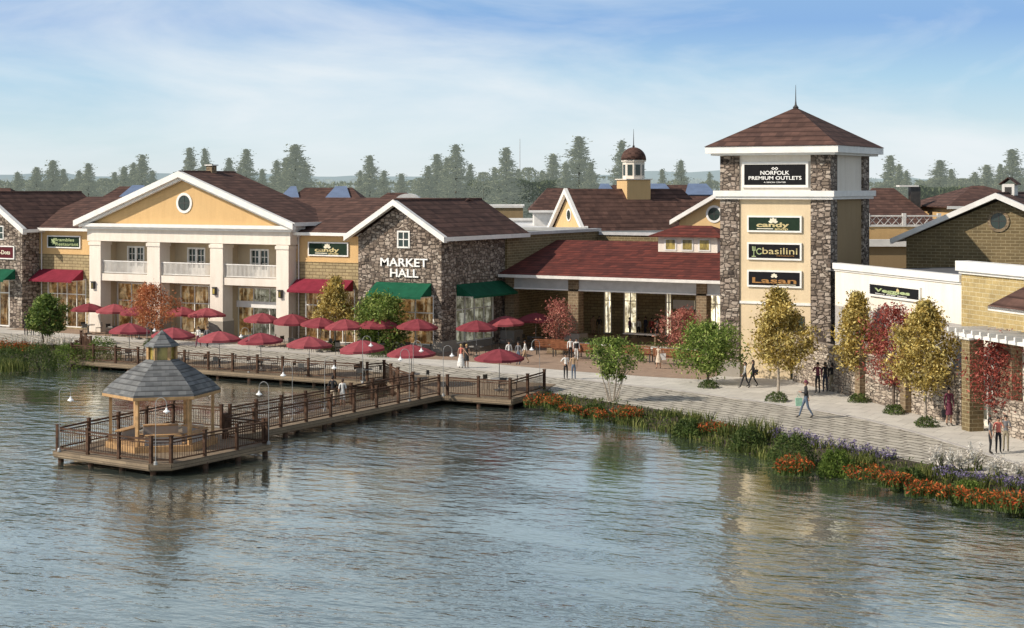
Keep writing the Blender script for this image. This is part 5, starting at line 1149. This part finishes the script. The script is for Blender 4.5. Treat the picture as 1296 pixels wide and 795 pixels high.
railing('dark timber railing around the gazebo deck', [(-48.65, 61.4), (-48.85, 55.0), (-49.55, 54.5), (-55.65, 55.05), (-56.75, 64.05), (-53.7, 64.15)])
railing('short dark railing across the gazebo deck corner', [(-51.3, 61.5), (-48.85, 61.4)])
railing('dark railing on the pond side of the walkway', [(-51.45, 61.8), (-51.45, 80.7)])
railing('dark railing on the shore deck end right of the walkway', [(-51.0, 80.9), (-46.95, 81.1), (-47.5, 86.1)])
railing('dark railing on the far side of the walkway bending along the shore deck', [(-53.45, 64.5), (-53.45, 81.0), (-55.6, 82.65), (-58.7, 85.7), (-59.0, 84.3)])
railing('dark railing along the shore deck in front of the colonnade', [(-59.4, 84.25), (-84, 84.4), (-86.2, 87.5)])
railing('short dark railing beside the left bank shrubs', [(-86.6, 88.9), (-90.5, 91.9)])
# gazebo: six posts, a flat side towards the camera
GC = Vector((-52.6, 58.6, 0)); GR = 2.42; g0 = rad(-18.2+2)
def hx(k, R, z): a = g0+rad(60*k); return GC+Vector((math.cos(a)*R, math.sin(a)*R, z))
r = thing('gazebo', 'six sided timber gazebo with grey slate roof and small cupola', 'gazebo', GC)
m = MB(); m.lathe(GC, [(GR+.15, .025), (GR+.15, .30)], 6, rot=g0); obj('floor', m, 'wood_light', r)
for k in range(6):
    p = hx(k, GR-.1, 0); m = MB(); m.lathe(Vector((p.x, p.y, 0)), [(.13, .302), (.13, .55), (.10, .6), (.10, 2.36)], 4, rot=g0+rad(60*k)+rad(45)); obj('post', m, 'wood_light', r)
for k in range(6):
    a, b = hx(k, GR-.1, 0), hx(k+1, GR-.1, 0); 
    m = MB(); m.beam(a+Vector((0, 0, 2.48)), b+Vector((0, 0, 2.48)), .16, .22); obj('beam', m, 'wood_light', r)
    if k in (0, 1, 2, 3, 5):
        A = a.lerp(b, .1); B = a.lerp(b, .9); A = A.lerp(GC, .12); B = B.lerp(GC, .12); m = MB(); m.beam(A+Vector((0, 0, .72)), B+Vector((0, 0, .72)), .42, .06); obj('bench_seat', m, 'wood_light', r)
        m = MB(); m.beam(A+Vector((0, 0, .49)), B+Vector((0, 0, .49)), .3, .38); obj('bench_base', m, 'grey_stucco', r)
m = MB(); prof = [(GR+.26, 2.52), (GR+.24, 2.62), (GR-.12, 2.98), (1.55, 3.52), (.72, 4.02)]; m.lathe(GC, prof, 6, True, rot=g0); rf = obj('roof', m, 'roof_slate', r)
m = MB(); m.lathe(GC, [(GR+.22, 2.38), (GR+.28, 2.40), (GR+.28, 2.53)], 6, True, rot=g0); obj('eave_board', m, 'wood_light', r)
m = MB(); m.lathe(GC, [(.56, 4.0), (.56, 4.60)], 6, rot=g0); cu = obj('cupola', m, 'gold_glass', rf)
for k in range(6): p = hx(k, .62, 0); m = MB(); m.lathe(Vector((p.x, p.y, 0)), [(.09, 3.98), (.09, 4.66)], 4, rot=g0+rad(60*k)); obj('cupola_post', m, 'wood_light', cu)
m = MB(); m.lathe(GC, [(.80, 4.62), (.80, 4.68), (.45, 4.97), (.12, 5.28), (.03, 5.36)], 6, rot=g0); obj('cupola_roof', m, 'roof_slate', cu)

# ------------------------------------------------------------------ umbrellas, tables, chairs
def make_umbrella():
    r = thing('umbrella', 'x', 'umbrella', (0, 0, 0), 'red cafe umbrellas'); m = MB(); R = 1.48; n = 8; rings = [(0, 2.56), (.45, 2.46), (1.0, 2.26), (R, 2.02)]
    def pt(k, rr, z): a = 2*math.pi*k/n+.2; return Vector((math.cos(a)*rr, math.sin(a)*rr, z))
    for k in range(n):
        for (r0, z0), (r1, z1) in zip(rings[:-1], rings[1:]):
            A, B, C, D = pt(k, r0, z0), pt(k, r1, z1), pt(k+1, r1, z1), pt(k+1, r0, z0); M = (B+C)/2+Vector((0, 0, -.03)); N = (A+D)/2+Vector((0, 0, -.02 if r0 else 0))
            if r0 == 0: m.poly([A, B, M]); m.poly([A, M, C])
            else: m.poly([A, B, M, N]); m.poly([N, M, C, D])
        a, b = pt(k, R, 2.02), pt(k+1, R, 2.02); M = (a+b)/2+Vector((0, 0, -.03)); v = Vector((0, 0, -.15)); m.poly([a, a+v, M+v, M]); m.poly([M, M+v, b+v, b])
    obj('canopy', m, 'cloth_red', r); m = MB(); m.tube((0, 0, 0), (0, 0, 2.6), .024, .022, 8); m.lathe((0, 0, 0), [(.26, .0), (.26, .05), (.06, .1), (.04, .3)], 12); obj('pole', m, 'grey_metal', r)
    m = MB()
    for k in range(n): m.tube((0, 0, 1.95), pt(k, 1.0, 2.2), .008, .008, 4, False); m.tube(pt(k, .1, 2.5), pt(k, R-.02, 2.0), .01, .008, 4, False)
    m.lathe((0, 0, 2.54), [(.05, 0), (.03, .08), (.0, .12)], 8); obj('rib_frame', m, 'dark_metal', r); return r
def make_table():
    r = thing('cafe_table', 'x', 'table', (0, 0, 0), 'cafe tables under the umbrellas'); m = MB(); m.lathe((0, 0, .70), [(.52, 0), (.54, .02), (.52, .04)], 18); obj('tabletop', m, 'grey_metal', r)
    m = MB(); m.lathe((0, 0, 0), [(.3, .052), (.28, .07), (.05, .12), (.05, .62), (.18, .7)], 12); obj('pedestal', m, 'dark_metal', r); return r
def make_chair():
    r = thing('cafe_chair', 'x', 'chair', (0, 0, 0), 'cafe chairs around the tables'); m = MB(); m.box(-.21, .21, -.2, .22, .44, .47); obj('seat', m, 'dark_metal', r)
    m = MB(); m.box(-.2, .2, .235, .255, .62, .90); m.tube((-.2, .22, .47), (-.2, .25, .92), .013); m.tube((.2, .22, .47), (.2, .25, .92), .013); obj('backrest', m, 'dark_metal', r)
    for x in (-.19, .19):
        for y in (-.18, .2): m = MB(); m.tube((x*1.1, y*1.1, .0), (x, y, .44), .013, .013, 6); obj('leg', m, 'dark_metal', r)
    return r
UB = [(112, 383, 'in front of the left brick wing'), (145, 385, 'before the first colonnade bay'), (176, 388, 'behind the rust red tree'), (229, 389, 'before the second colonnade bay'), (262, 391, 'by the third white column'), (331, 396, 'before the glass doors, back row'), (370, 398, 'by the last white column, back row'), (404, 401, 'left of the golden green tree'), (438, 403, 'right of the golden green tree'), (479, 403, 'before the bright green tree'), (527, 405, 'before the market hall window'), (603, 406, 'beside the market hall side awning'), (641, 399, 'in shade by the pavilion left pier'), (678, 396, 'in shade left of the pink tree')]
UF = [(163, 410, 'front row, leftmost'), (219, 413, 'front row, behind the gazebo cupola'), (278, 418, 'front row, below the third column'), (331, 420, 'front row, before the glass doors'), (391, 425, 'front row, left of the golden green tree'), (461, 430, 'front row, below the bright green tree'), (521, 435, 'front row, below the market hall window'), (632, 440, 'front row, rightmost and alone')]
pu, pt_, pc = make_umbrella(), make_table(), make_chair(); first = True; random.seed(9)
def place_set(px, top, lab, nch, table=True):
    global first
    d = FPX*(CAM_H-2.56)/(top-237); p = far(px, d); p.z = .012
    if p.y > 100.6 and p.x < -60: pass
    u = pu if first else dup(pu, p); u.location = p; u.rotation_euler = (random.gauss(0, .035), random.gauss(0, .035), random.uniform(0, .8)); u.scale = (1, 1, random.uniform(.97, 1.03)); u['label'] = 'red umbrella '+lab
    t = pt_ if first else dup(pt_, p); t.location = p; t['label'] = 'round cafe table under umbrella '+lab
    for k in range(nch):
        a = random.uniform(0, .8)+(2*math.pi*k/nch) + YAW; q = p+Vector((math.cos(a), math.sin(a), 0))*.82
        c = pc if (first and k == 0) else dup(pc, q); c.location = q; c.rotation_euler.z = a-math.pi/2; c['label'] = ('dark cafe chairs by the table under umbrella '+lab) if nch > 1 else 'dark cafe chair by table '+lab
        c['group'] = 'cafe chairs at the table '+lab
    first = False
for px, top, lab in UF: place_set(px, top, lab, 3)
for px, top, lab in UB: place_set(px, top, lab, 3)

# ------------------------------------------------------------------ goose neck lamps
def make_lamp():
    r = thing('goose_neck_lamp', 'x', 'lamp', (0, 0, 0), 'goose neck lamps around the docks'); m = MB(); m.tube((0, 0, 0), (0, 0, 2.62), .018, .013, 8); m.lathe((0, 0, 0), [(.09, 0), (.08, .1), (.045, .16)], 10); R = .25
    pts = [Vector((R-R*math.cos(t*math.pi/10), 0, 2.62+R*1.15*math.sin(t*math.pi/10))) for t in range(11)]+[Vector((2*R, 0, 2.5))]; m.path(pts, .015, 6); obj('pole', m, 'grey_metal', r)
    m = MB(); m.lathe((2*R, 0, 2.3), [(.15, 0), (.13, .03), (.055, .09), (.03, .18)], 14, True); obj('shade', m, 'bulb_white', r); m = MB(); m.lathe((2*R, 0, 2.22), [(.02, .0), (.06, .03), (.06, .08)], 10); obj('bulb', m, 'letter_white', r); return r
pl = make_lamp(); LM = [(75, 572, 1, 'at the left corner of the gazebo deck'), (197, 589, 1, 'at the front corner of the gazebo deck'), (340, 563, -1, 'at the right corner of the gazebo deck'), (370, 533, -1, 'on the far walkway rail, nearer the gazebo'), (411, 521, 1, 'on the far walkway rail by the walking couple'), (459, 486, 1, 'at the notch in the shore deck railing'), (518, 508, -1, 'on the pond side rail of the walkway'), (523, 494, 1, 'where the walkway meets the shore deck'), (561, 502, 1, 'at the walkway corner of the shore deck'), (683, 492, -1, 'at the right end of the shore deck'), (315, 472, -1, 'on the middle of the long deck railing'), (186, 463, 1, 'on the deck railing behind the gazebo')]
for i, (x, y, s, lab) in enumerate(LM):
    p = at(x, y); p.z = .02; o = pl if i == 0 else dup(pl, p); o.location = p; o.rotation_euler.z = YAW+(0 if s > 0 else math.pi)+random.uniform(-.35, .35); o['label'] = 'goose neck lamp with white shade '+lab

# ------------------------------------------------------------------ benches and planters on the terrace
def make_bench():
    r = thing('park_bench', 'x', 'bench', (0, 0, 0), 'benches on the pavilion terrace'); m = MB()
    for k in range(4): m.box(-.95, .95, -.22+k*.12, -.12+k*.12, .43, .47)
    obj('seat', m, 'bench_wood', r); m = MB()
    for k in range(4): m.box(-.95, .95, .27+k*.015, .30+k*.015, .52+k*.12, .62+k*.12)
    obj('backrest', m, 'bench_wood', r)
    for x in (-.85, .85): m = MB(); m.box(x-.03, x+.03, -.2, -.15, 0, .43); m.box(x-.03, x+.03, .2, .25, 0, .97); m.box(x-.028, x+.028, -.2, .22, .64, .68); obj('leg', m, 'dark_metal', r)
    return r
pb = make_bench(); BN = [(697, 449, 15, 'leftmost, left of the white shirted couple'), (718, 452, 5, 'second, behind the white shirted couple'), (741, 455, 0, 'third, left of the multi stemmed tree'), (808, 458, 0, 'right of the multi stemmed tree'), (848, 462, 0, 'behind the woman in white'), (872, 464, 0, 'rightmost, left of the round green tree')]
for i, (x, y, a, lab) in enumerate(BN):
    p = at(x, y); p.z = .012; o = pb if i == 0 else dup(pb, p); o.location = p; o.rotation_euler.z = rad(a+180); o.scale = (1.15, 1.15, 1.15); o['label'] = 'red brown slatted bench '+lab
def planter(label, px, py, w, h):
    p = at(px, py); p.z = .012; r = thing('planter', label, 'planter', p); m = MB(); m.box(p.x-w/2, p.x+w/2, p.y-.5, p.y+.5, .012, h); obj('planter_box', m, 'brick_dark', r); m = MB(); m.box(p.x-w/2-.06, p.x+w/2+.06, p.y-.56, p.y+.56, h+.002, h+.08); obj('rim', m, 'soft_white', r)
    L = LF()
    for k in range(700): L.card(Vector((p.x+random.uniform(-w/2, w/2), p.y+random.uniform(-.45, .45), h+random.random()*.45)), .06)
    L.make('foliage', 'leaf_shrub', r)
planter('long brick planter in front of the pavilion, left of centre', 760, 446, 3.2, .55); planter('long brick planter in front of the pavilion, right side', 850, 452, 4.0, .55)
planter('brick planter at the foot of the pink tree', 707, 447, 1.4, .5)
m = MB(); p = at(812, 437); r = thing('display_table', 'low pale table among the group inside the pavilion', 'table', p); m.box(p.x-1.4, p.x+1.4, p.y-.4, p.y+.4, .82, .9); obj('tabletop', m, 'soft_white', r); m = MB(); m.box(p.x-1.3, p.x-1.2, p.y-.3, p.y+.3, .012, .818); obj('leg', m, 'brick_dark', r); m = MB(); m.box(p.x+1.2, p.x+1.3, p.y-.3, p.y+.3, .012, .818); obj('leg', m, 'brick_dark', r)
# ------------------------------------------------------------------ people
CC = {'skin': (.46, .27, .18), 'dskin': (.16, .085, .055), 'black': (.015, .015, .018), 'white': (.75, .74, .71), 'red': (.42, .05, .05), 'coral': (.60, .17, .13), 'grey': (.16, .16, .17), 'tan': (.44, .30, .18), 'jeans': (.10, .14, .20), 'maroon': (.14, .025, .05), 'purple': (.16, .04, .13), 'blond': (.48, .34, .14), 'brown': (.07, .04, .025), 'darkhair': (.02, .014, .012), 'cream': (.62, .52, .40), 'navy': (.03, .04, .07), 'stripe': (.4, .4, .4), 'green': (.30, .52, .38), 'khaki': (.30, .26, .18), 'shoe': (.03, .025, .02)}
for k, c in CC.items():
    t = NT('cloth_'+k) if k not in ('skin', 'dskin', 'blond', 'brown', 'darkhair') else NT(k+'_tone')
    if k == 'stripe':
        v = t.mapping('Object'); w = t.n('ShaderNodeTexWave', bands_direction='Z'); w.inputs['Scale'].default_value = 5; t.l(v, w.inputs[0]); t.base(t.ramp(w.outputs[1], [(.45, (.03, .03, .03)), (.55, (.7, .7, .68))]))
    else:
        f = t.noise(t.mapping('Object'), 9, 4); t.base(t.ramp(f, [(.3, [x*.7 for x in c]), (.7, [min(1, x*1.1) for x in c])]))
    t.rough(.8 if k not in ('skin', 'dskin') else .55)
def MN(k): return k+'_tone' if k in ('skin', 'dskin', 'blond', 'brown', 'darkhair') else 'cloth_'+k
def person(label, px, py, ppx, face, top, bottom, hair='darkhair', pose='stand', skirt=None, longhair=False, skin='skin', sleeves=True, shorts=False, z=.012, group=None, seed=0, woman=False, armL=None, armR=None, vest=None):
    rnd = random.Random(seed*7+int(px)); p = at(px, py); d = p.dot(FWD); H = ppx*d/FPX; H = max(1.55, min(1.95, H)); s = H/1.72
    r = local_thing('person', label, 'person', (p.x, p.y, z), rad(face)+YAW, group)   # face 0: looking away from the camera
    V, E, R, reg = [], [], [], []
    def v(co, rad_, parent=None, rg=None):
        V.append(Vector(co)*s); R.append((rad_[0]*s, rad_[1]*s)); i = len(V)-1
        if parent is not None: E.append((parent, i)); reg.append((parent, i, rg))
        return i
    wd = .9 if woman else 1.0
    pel = v((0, 0, .95), (.135*wd, .105)); sp = v((0, .01, 1.12), (.115*wd, .09), pel, 't'); ch = v((0, 0, 1.33), (.15*wd, .10), sp, 't'); nb = v((0, 0, 1.45), (.075, .065), ch, 't'); nk = v((0, .01, 1.52), (.05, .05), nb, 's'); hd = v((0, .02, 1.60), (.075, .088), nk, 's'); ht = v((0, .01, 1.68), (.062, .072), hd, 's')
    stride = {'stand': 0, 'walk': .30, 'stroll': .18}[pose]; ph = rnd.choice((-1, 1))
    for sd in (-1, 1):
        k = stride*sd*ph; hip = v((sd*.085, 0, .90), (.088, .088), pel, 'b')
        fx = .07 if stride == 0 else 0; yk = k*.45+.03; ya = k*1.0
        zl = .02 if k < 0 and stride > .2 else 0
        kn = v((sd*.095, yk+(.02 if k < 0 else 0.0), .50), (.058, .06), hip, 'b'); an = v((sd*.10, ya-.01, .10+zl*2), (.038, .042), kn, 'l'); tt = v((sd*.115, ya+.13, .035+ (0 if k >= 0 else .0)), (.035, .026), an, 'h')
    hands = []
    for sd in (-1, 1):
        am = armL if sd < 0 else armR; sw = -stride*sd*ph*.9; sh = v((sd*.17*wd, 0, 1.41), (.058, .058), nb, 't')
        if am == 'bent': el = (sd*.23*wd, .02, 1.14); wr = (sd*.12, .22, 1.20)
        elif am == 'up': el = (sd*.25, .12, 1.22); wr = (sd*.12, .14, 1.50)
        elif am == 'out': el = (sd*.34, .05, 1.20); wr = (sd*.50, .12, 1.02)
        elif am == 'hip': el = (sd*.33, -.06, 1.18); wr = (sd*.17, .04, 1.0)
        else: el = (sd*.23*wd, sw*.35-.01, 1.15); wr = (sd*.235*wd, sw*.75+.05, .90)
        e = v(el, (.043, .043), sh, 'a'); w = v(wr, (.027, .027), e, 'f'); dr = (Vector(wr)-Vector(el)).normalized(); pw = Vector(wr)+dr*.07; q = v(pw, (.036, .018), w, 's'); hands.append((pw, dr, sd))
    me = bpy.data.meshes.new('body'); me.from_pydata(V, E, []); ob = bpy.data.objects.new('body', me); COL.objects.link(ob)
    md = ob.modifiers.new('s', 'SKIN'); md.use_smooth_shade = True; md.branch_smoothing = .6
    for i, sv in enumerate(me.skin_vertices[0].data): sv.radius = R[i]; sv.use_root = (i == 0)
    ss = ob.modifiers.new('u', 'SUBSURF'); ss.levels = 1; ss.render_levels = 1
    bpy.context.view_layer.update(); em = bpy.data.meshes.new_from_object(ob.evaluated_get(bpy.context.evaluated_depsgraph_get())); bpy.data.objects.remove(ob); bpy.data.meshes.remove(me)
    bm = bmesh.new(); bm.from_mesh(em); mi = {'t': 0, 'b': 1, 's': 2, 'h': 3, 'a': 0 if sleeves else 2, 'f': 0 if sleeves is True else 2, 'l': 2 if (shorts or skirt) else 1}
    for f in bm.faces:
        c = f.calc_center_median(); best = (9, None)
        for a, b, rg in reg:
            A, B = V[a], V[b]; D = B-A; t = max(0, min(1, (c-A).dot(D)/D.length_squared)); dd = (c-(A+D*t)).length
            if dd < best[0]: best = (dd, rg)
        f.material_index = mi[best[1]]; f.smooth = True
        if best[1] == 't' and c.z < .99*s: f.material_index = 1
    def addtube(a, b, r0, r1, mt, n=5):
        a = Vector(a)*s; b = Vector(b)*s; D = (b-a).normalized(); u = D.orthogonal().normalized(); w = D.cross(u); vs = []
        for c, rr in ((a, r0*s), (b, r1*s)): vs.append([bm.verts.new(c+u*math.cos(2*math.pi*k/n)*rr+w*math.sin(2*math.pi*k/n)*rr) for k in range(n)])
        for k in range(n): f = bm.faces.new((vs[0][k], vs[0][(k+1) % n], vs[1][(k+1) % n], vs[1][k])); f.material_index = mt
        f = bm.faces.new(vs[1]); f.material_index = mt
    for pw, dr, sd in hands:   # four fingers and a thumb, slightly curled
        fw = Vector((0, 1, 0)); fw = (fw-dr*fw.dot(dr)).normalized(); ins = Vector((-sd, 0, 0)); ins = (ins-dr*ins.dot(dr)); ins = ins.normalized() if ins.length > .1 else fw.cross(dr)
        for k, ln in enumerate((.068, .078, .072, .056)):
            o = pw+fw*(.027-.018*k)+dr*.018; mid = o+dr*ln*.55+ins*.008; addtube(o, mid, .0095, .009, 2); addtube(mid, mid+dr*ln*.42+ins*.022, .009, .007, 2)
        o = pw-dr*.03+fw*.03; mid = o+fw*.022+dr*.03; addtube(o, mid, .011, .010, 2); addtube(mid, mid+dr*.03+ins*.008, .010, .008, 2)
    addtube((0, .088, 1.605), (0, .117, 1.585), .014, .017, 2); addtube((-.02, .094, 1.558), (.02, .094, 1.558), .006, .006, 4)   # nose, mouth
    for sd in (-1, 1): addtube((sd*.028, .085, 1.618), (sd*.028, .098, 1.618), .011, .008, 3); addtube((sd*.07, .0, 1.60), (sd*.092, -.005, 1.61), .02, .024, 2)
    bm.to_mesh(em); bm.free()
    for k in (top, bottom, skin, 'shoe', 'maroon'): em.materials.append(MATS[MN(k)])
    em.name = 'body'; b = bpy.data.objects.new('body', em); COL.objects.link(b); b.parent = r
    m = MB(); c = Vector((0, -.005, 1.645))*s
    for j in range(7):
        pass
    prof = []
    m.lathe(c, [(.088*s*math.cos(rad(a)), .105*s*math.sin(rad(a))) for a in (-12, 10, 30, 50, 70, 86)], 12)
    m.lathe(c+Vector((0, -.03, -.06))*s, [(.05*s, -.05*s), (.078*s, .0), (.084*s, .06*s)], 10)
    if longhair: m.lathe(c+Vector((0, -.055, -.28))*s, [(.05*s, .0), (.085*s, .08*s), (.08*s, .28*s)], 10, sx=1, sy=.6)
    obj('hair', m, MN(hair), r, True)
    if skirt:
        ln, fl = skirt; m = MB(); m.lathe((0, 0, 0), [(fl*s, (.95-ln)*s), (fl*.86*s, (.95-ln*.6)*s), (.16*s, .88*s), (.125*s, 1.03*s)], 16, False, sy=.85); 
        obj('skirt', m, MN(bottom), r, True)
    if vest: m = MB(); m.lathe((0, .0, 0), [(.165*s, .98*s), (.16*s, 1.15*s), (.185*s, 1.36*s)], 14, False, sy=.72); obj('vest', m, MN(vest), r, True)
    return r
def bag(label, px, py, z, mat, w=.32, h=.36):
    p = at(px, py); r = thing('bag', label, 'bag', (p.x, p.y, z)); q = Vector((p.x, p.y, z)); m = MB(); e = RGT*w/2; f = FWD*.07
    m.hexa([q-e*.85-f, q+e*.85-f, q+e*.85+f, q-e*.85+f, q-e-f+Vector((0, 0, h)), q+e-f+Vector((0, 0, h)), q+e+f+Vector((0, 0, h)), q-e+f+Vector((0, 0, h))]); obj('bag_body', m, mat, r)
    m = MB(); m.path([q-e*.4+Vector((0, 0, h)), q-e*.25+Vector((0, 0, h+.16)), q+e*.25+Vector((0, 0, h+.16)), q+e*.4+Vector((0, 0, h))], .012); obj('bag_handle', m, mat, r)
PE = [
 dict(label='person in black suit before the far left stone shop', px=33, py=425, ppx=27, face=180, top='black', bottom='black'),
 dict(label='person in white top beside the one in black at far left', px=41, py=425, ppx=23, face=200, top='white', bottom='grey', woman=True),
 dict(label='person in white and red patterned top walking before the colonnade', px=251, py=440, ppx=24, face=170, top='white', bottom='maroon', pose='walk', woman=True, longhair=True),
 dict(label='person in dark mottled clothes walking, right one before the colonnade', px=262.5, py=440, ppx=24, face=175, top='grey', bottom='black', pose='walk'),
 dict(label='person in black shirt and light shorts walking along the walkway', px=421, py=516, ppx=40, face=-10, top='black', bottom='cream', shorts=True, pose='stroll', sleeves='short', z=.02),
 dict(label='person in white shirt with dark backpack strap on the walkway', px=433.5, py=517, ppx=37, face=5, top='white', bottom='white', shorts=True, pose='stroll', woman=True, hair='brown', sleeves='short', z=.02),
 dict(label='blond person in red top and long white skirt', px=583.5, py=466, ppx=30, face=170, top='coral', bottom='white', skirt=(.82, .30), hair='blond', longhair=True, woman=True, sleeves=False, armL='out'),
 dict(label='person in short black dress beside the white skirt', px=590.5, py=466, ppx=30, face=185, top='black', bottom='black', skirt=(.42, .2), hair='blond', woman=True, sleeves=False),
 dict(label='person in dark clothes half hidden under the rightmost umbrella', px=644, py=461, ppx=24, face=200, top='white', bottom='black'),
 dict(label='person in grey top and dark trousers by the rightmost umbrella', px=656, py=462, ppx=26, face=160, top='grey', bottom='jeans'),
 dict(label='person in white top with raised foot right of the umbrella', px=664.5, py=460, ppx=24, face=90, top='white', bottom='tan', pose='walk', woman=True),
 dict(label='person in white top and black trousers before the terrace', px=716, py=480, ppx=32, face=190, top='white', bottom='black', woman=True, sleeves='short', armR='hip'),
 dict(label='person in tan jacket and grey jeans seen from behind', px=726, py=480.5, ppx=32, face=0, top='tan', bottom='jeans', hair='brown'),
 dict(label='person in white shirt and dark trousers by the benches', px=722, py=456, ppx=26, face=185, top='white', bottom='black'),
 dict(label='person in white shirt with black waistcoat by the benches', px=729.5, py=457, ppx=27, face=180, top='white', bottom='white', vest='black'),
 dict(label='person in cream dress holding a round bag on the terrace', px=833.5, py=467, ppx=29, face=160, top='cream', bottom='cream', skirt=(.48, .24), woman=True, sleeves=False, pose='stroll', armL='bent', hair='brown'),
 dict(label='person in tan dress standing inside the pavilion', px=751, py=424, ppx=23, face=180, top='tan', bottom='tan', skirt=(.5, .2), woman=True, longhair=True, sleeves=False),
 dict(label='person in black top and pale trousers inside the pavilion', px=758.5, py=425, ppx=23, face=180, top='black', bottom='khaki'),
 dict(label='person in purple top at the left of the pavilion group', px=797, py=428, ppx=26, face=240, top='purple', bottom='grey', armR='out'),
 dict(label='person in white top and black trousers in the pavilion group', px=808, py=428, ppx=25, face=180, top='white', bottom='black', woman=True),
 dict(label='person in dark blue in the middle of the pavilion group', px=817, py=427, ppx=26, face=120, top='navy', bottom='navy'),
 dict(label='person in red top in the pavilion group', px=824.5, py=428, ppx=25, face=170, top='red', bottom='black', woman=True, longhair=True),
 dict(label='person in pale top and jeans at right of the pavilion group', px=831.5, py=427, ppx=24, face=110, top='white', bottom='jeans', hair='brown'),
 dict(label='person in striped top walking below the tower', px=943, py=491.5, ppx=33, face=100, top='stripe', bottom='black', pose='walk', woman=True, longhair=True),
 dict(label='person in black with dark long hair walking below the tower', px=953, py=490, ppx=34, face=80, top='black', bottom='black', pose='walk', woman=True, longhair=True),
 dict(label='person in dark coat and jeans striding over the cobbles', px=1020, py=529.5, ppx=48, face=90, top='black', bottom='jeans', pose='walk', hair='maroon', armL='bent'),
 dict(label='person in maroon coat and hat before the garden wall', px=1035, py=498, ppx=39, face=150, top='maroon', bottom='black', armR='up'),
 dict(label='person in black with shoulder bag before the garden wall', px=1044.5, py=497, ppx=38, face=0, top='black', bottom='navy', woman=True),
 dict(label='person in black top and khaki trousers before the garden wall', px=1053, py=496, ppx=36, face=20, top='black', bottom='khaki'),
 dict(label='person in long maroon dress beside the pergola pier', px=1201, py=539, ppx=48, face=185, top='maroon', bottom='maroon', skirt=(.45, .19), woman=True, longhair=True),
 dict(label='person in grey top, left of the trio by the white spires', px=1253, py=575, ppx=46, face=250, top='grey', bottom='black', longhair=True, woman=True, sleeves='short'),
 dict(label='person in coral top in the middle of the trio', px=1263.5, py=574, ppx=46, face=180, top='coral', bottom='black', sleeves='short', armL='up'),
 dict(label='person in dark green grey top, right of the trio', px=1273, py=572, ppx=46, face=160, top='grey', bottom='khaki', sleeves='short', armL='bent'),
]
for i, k in enumerate(PE): person(seed=i, **k)
bag('pale green shopping bag carried by the striding person', 1011, 529, .62, 'cloth_green', .36, .42)
bag('black bag held by the person in maroon dress', 1196, 539, .42, 'cloth_black', .34, .4)
bag('round white bag carried by the person in cream dress', 839, 467, .6, 'cloth_white', .4, .42)
bag('black handbag of the person in black below the tower', 956.5, 490, .75, 'cloth_black', .3, .3)

# ------------------------------------------------------------------ light and sky
SUN = Vector((-.62, -.72, .70)).normalized()
el = math.asin(SUN.z); az = math.atan2(SUN.x, SUN.y)
w = bpy.data.worlds.new('World'); scene.world = w; w.use_nodes = True; nt = w.node_tree; bg = nt.nodes['Background']
sky = nt.nodes.new('ShaderNodeTexSky'); sky.sky_type = 'NISHITA'; sky.sun_disc = False; sky.sun_elevation = el; sky.sun_rotation = az; sky.air_density = 1.0; sky.dust_density = .6; sky.ozone_density = 1.6
tc = nt.nodes.new('ShaderNodeTexCoord'); sx = nt.nodes.new('ShaderNodeSeparateXYZ'); nt.links.new(tc.outputs['Generated'], sx.inputs[0])
def ramp(sock, st):
    r = nt.nodes.new('ShaderNodeValToRGB'); e = r.color_ramp.elements
    while len(e) < len(st): e.new(.5)
    for i, (p, c) in enumerate(st): e[i].position = p; e[i].color = (*c, 1)
    nt.links.new(sock, r.inputs[0]); return r.outputs[0]
def wmix(f, a, b, mode='MIX'):
    m = nt.nodes.new('ShaderNodeMix'); m.data_type = 'RGBA'; m.blend_type = mode
    for s_, v in ((m.inputs['Factor'], f), (m.inputs['A'], a), (m.inputs['B'], b)):
        if hasattr(v, 'links'): nt.links.new(v, s_)
        elif isinstance(v, (int, float)): s_.default_value = v
        else: s_.default_value = (*v, 1)
    return m.outputs['Result']
nis = wmix(1.0, sky.outputs[0], (.85, .85, .85), 'MULTIPLY')
lowsky = ramp(sx.outputs[2], [(.0, (.84, .91, .94)), (.03, (.70, .87, .95)), (.065, (.45, .71, .93)), (.098, (.25, .47, .86)), (.125, (.30, .52, .85)), (.2, (.72, .88, .98)), (.32, (.62, .78, .92)), (.5, (.10, .17, .30))])
hf = ramp(sx.outputs[2], [(.0, (.82, .82, .82)), (.2, (.75, .75, .75)), (.5, (.15, .15, .15)), (.8, (0, 0, 0))])
lowsky = wmix(1.0, lowsky, (10, 10, 10), 'MULTIPLY'); col = wmix(hf, nis, lowsky)
mp = nt.nodes.new('ShaderNodeMapping'); mp.inputs['Scale'].default_value = (1, 1, 4.2); mp.inputs['Rotation'].default_value = (0, rad(4), 0); nt.links.new(tc.outputs['Generated'], mp.inputs[0])
nz = nt.nodes.new('ShaderNodeTexNoise'); nz.inputs['Scale'].default_value = 3.2; nz.inputs['Detail'].default_value = 8; nz.inputs['Roughness'].default_value = .55; nz.inputs['Distortion'].default_value = .5; nt.links.new(mp.outputs[0], nz.inputs['Vector'])
cl = ramp(nz.outputs[0], [(.42, (0, 0, 0)), (.66, (.8, .8, .8))])
col = wmix(cl, col, (8.6, 9.1, 9.4))
nt.links.new(col, bg.inputs[0]); bg.inputs[1].default_value = .1
sl = bpy.data.lights.new('sun', 'SUN'); sl.energy = 5.0; sl.angle = rad(.55); sl.color = (1, .90, .77); so = bpy.data.objects.new('sun', sl); COL.objects.link(so); so.rotation_euler = (-SUN).to_track_quat('-Z', 'Y').to_euler(); so.location = (0, 0, 60)
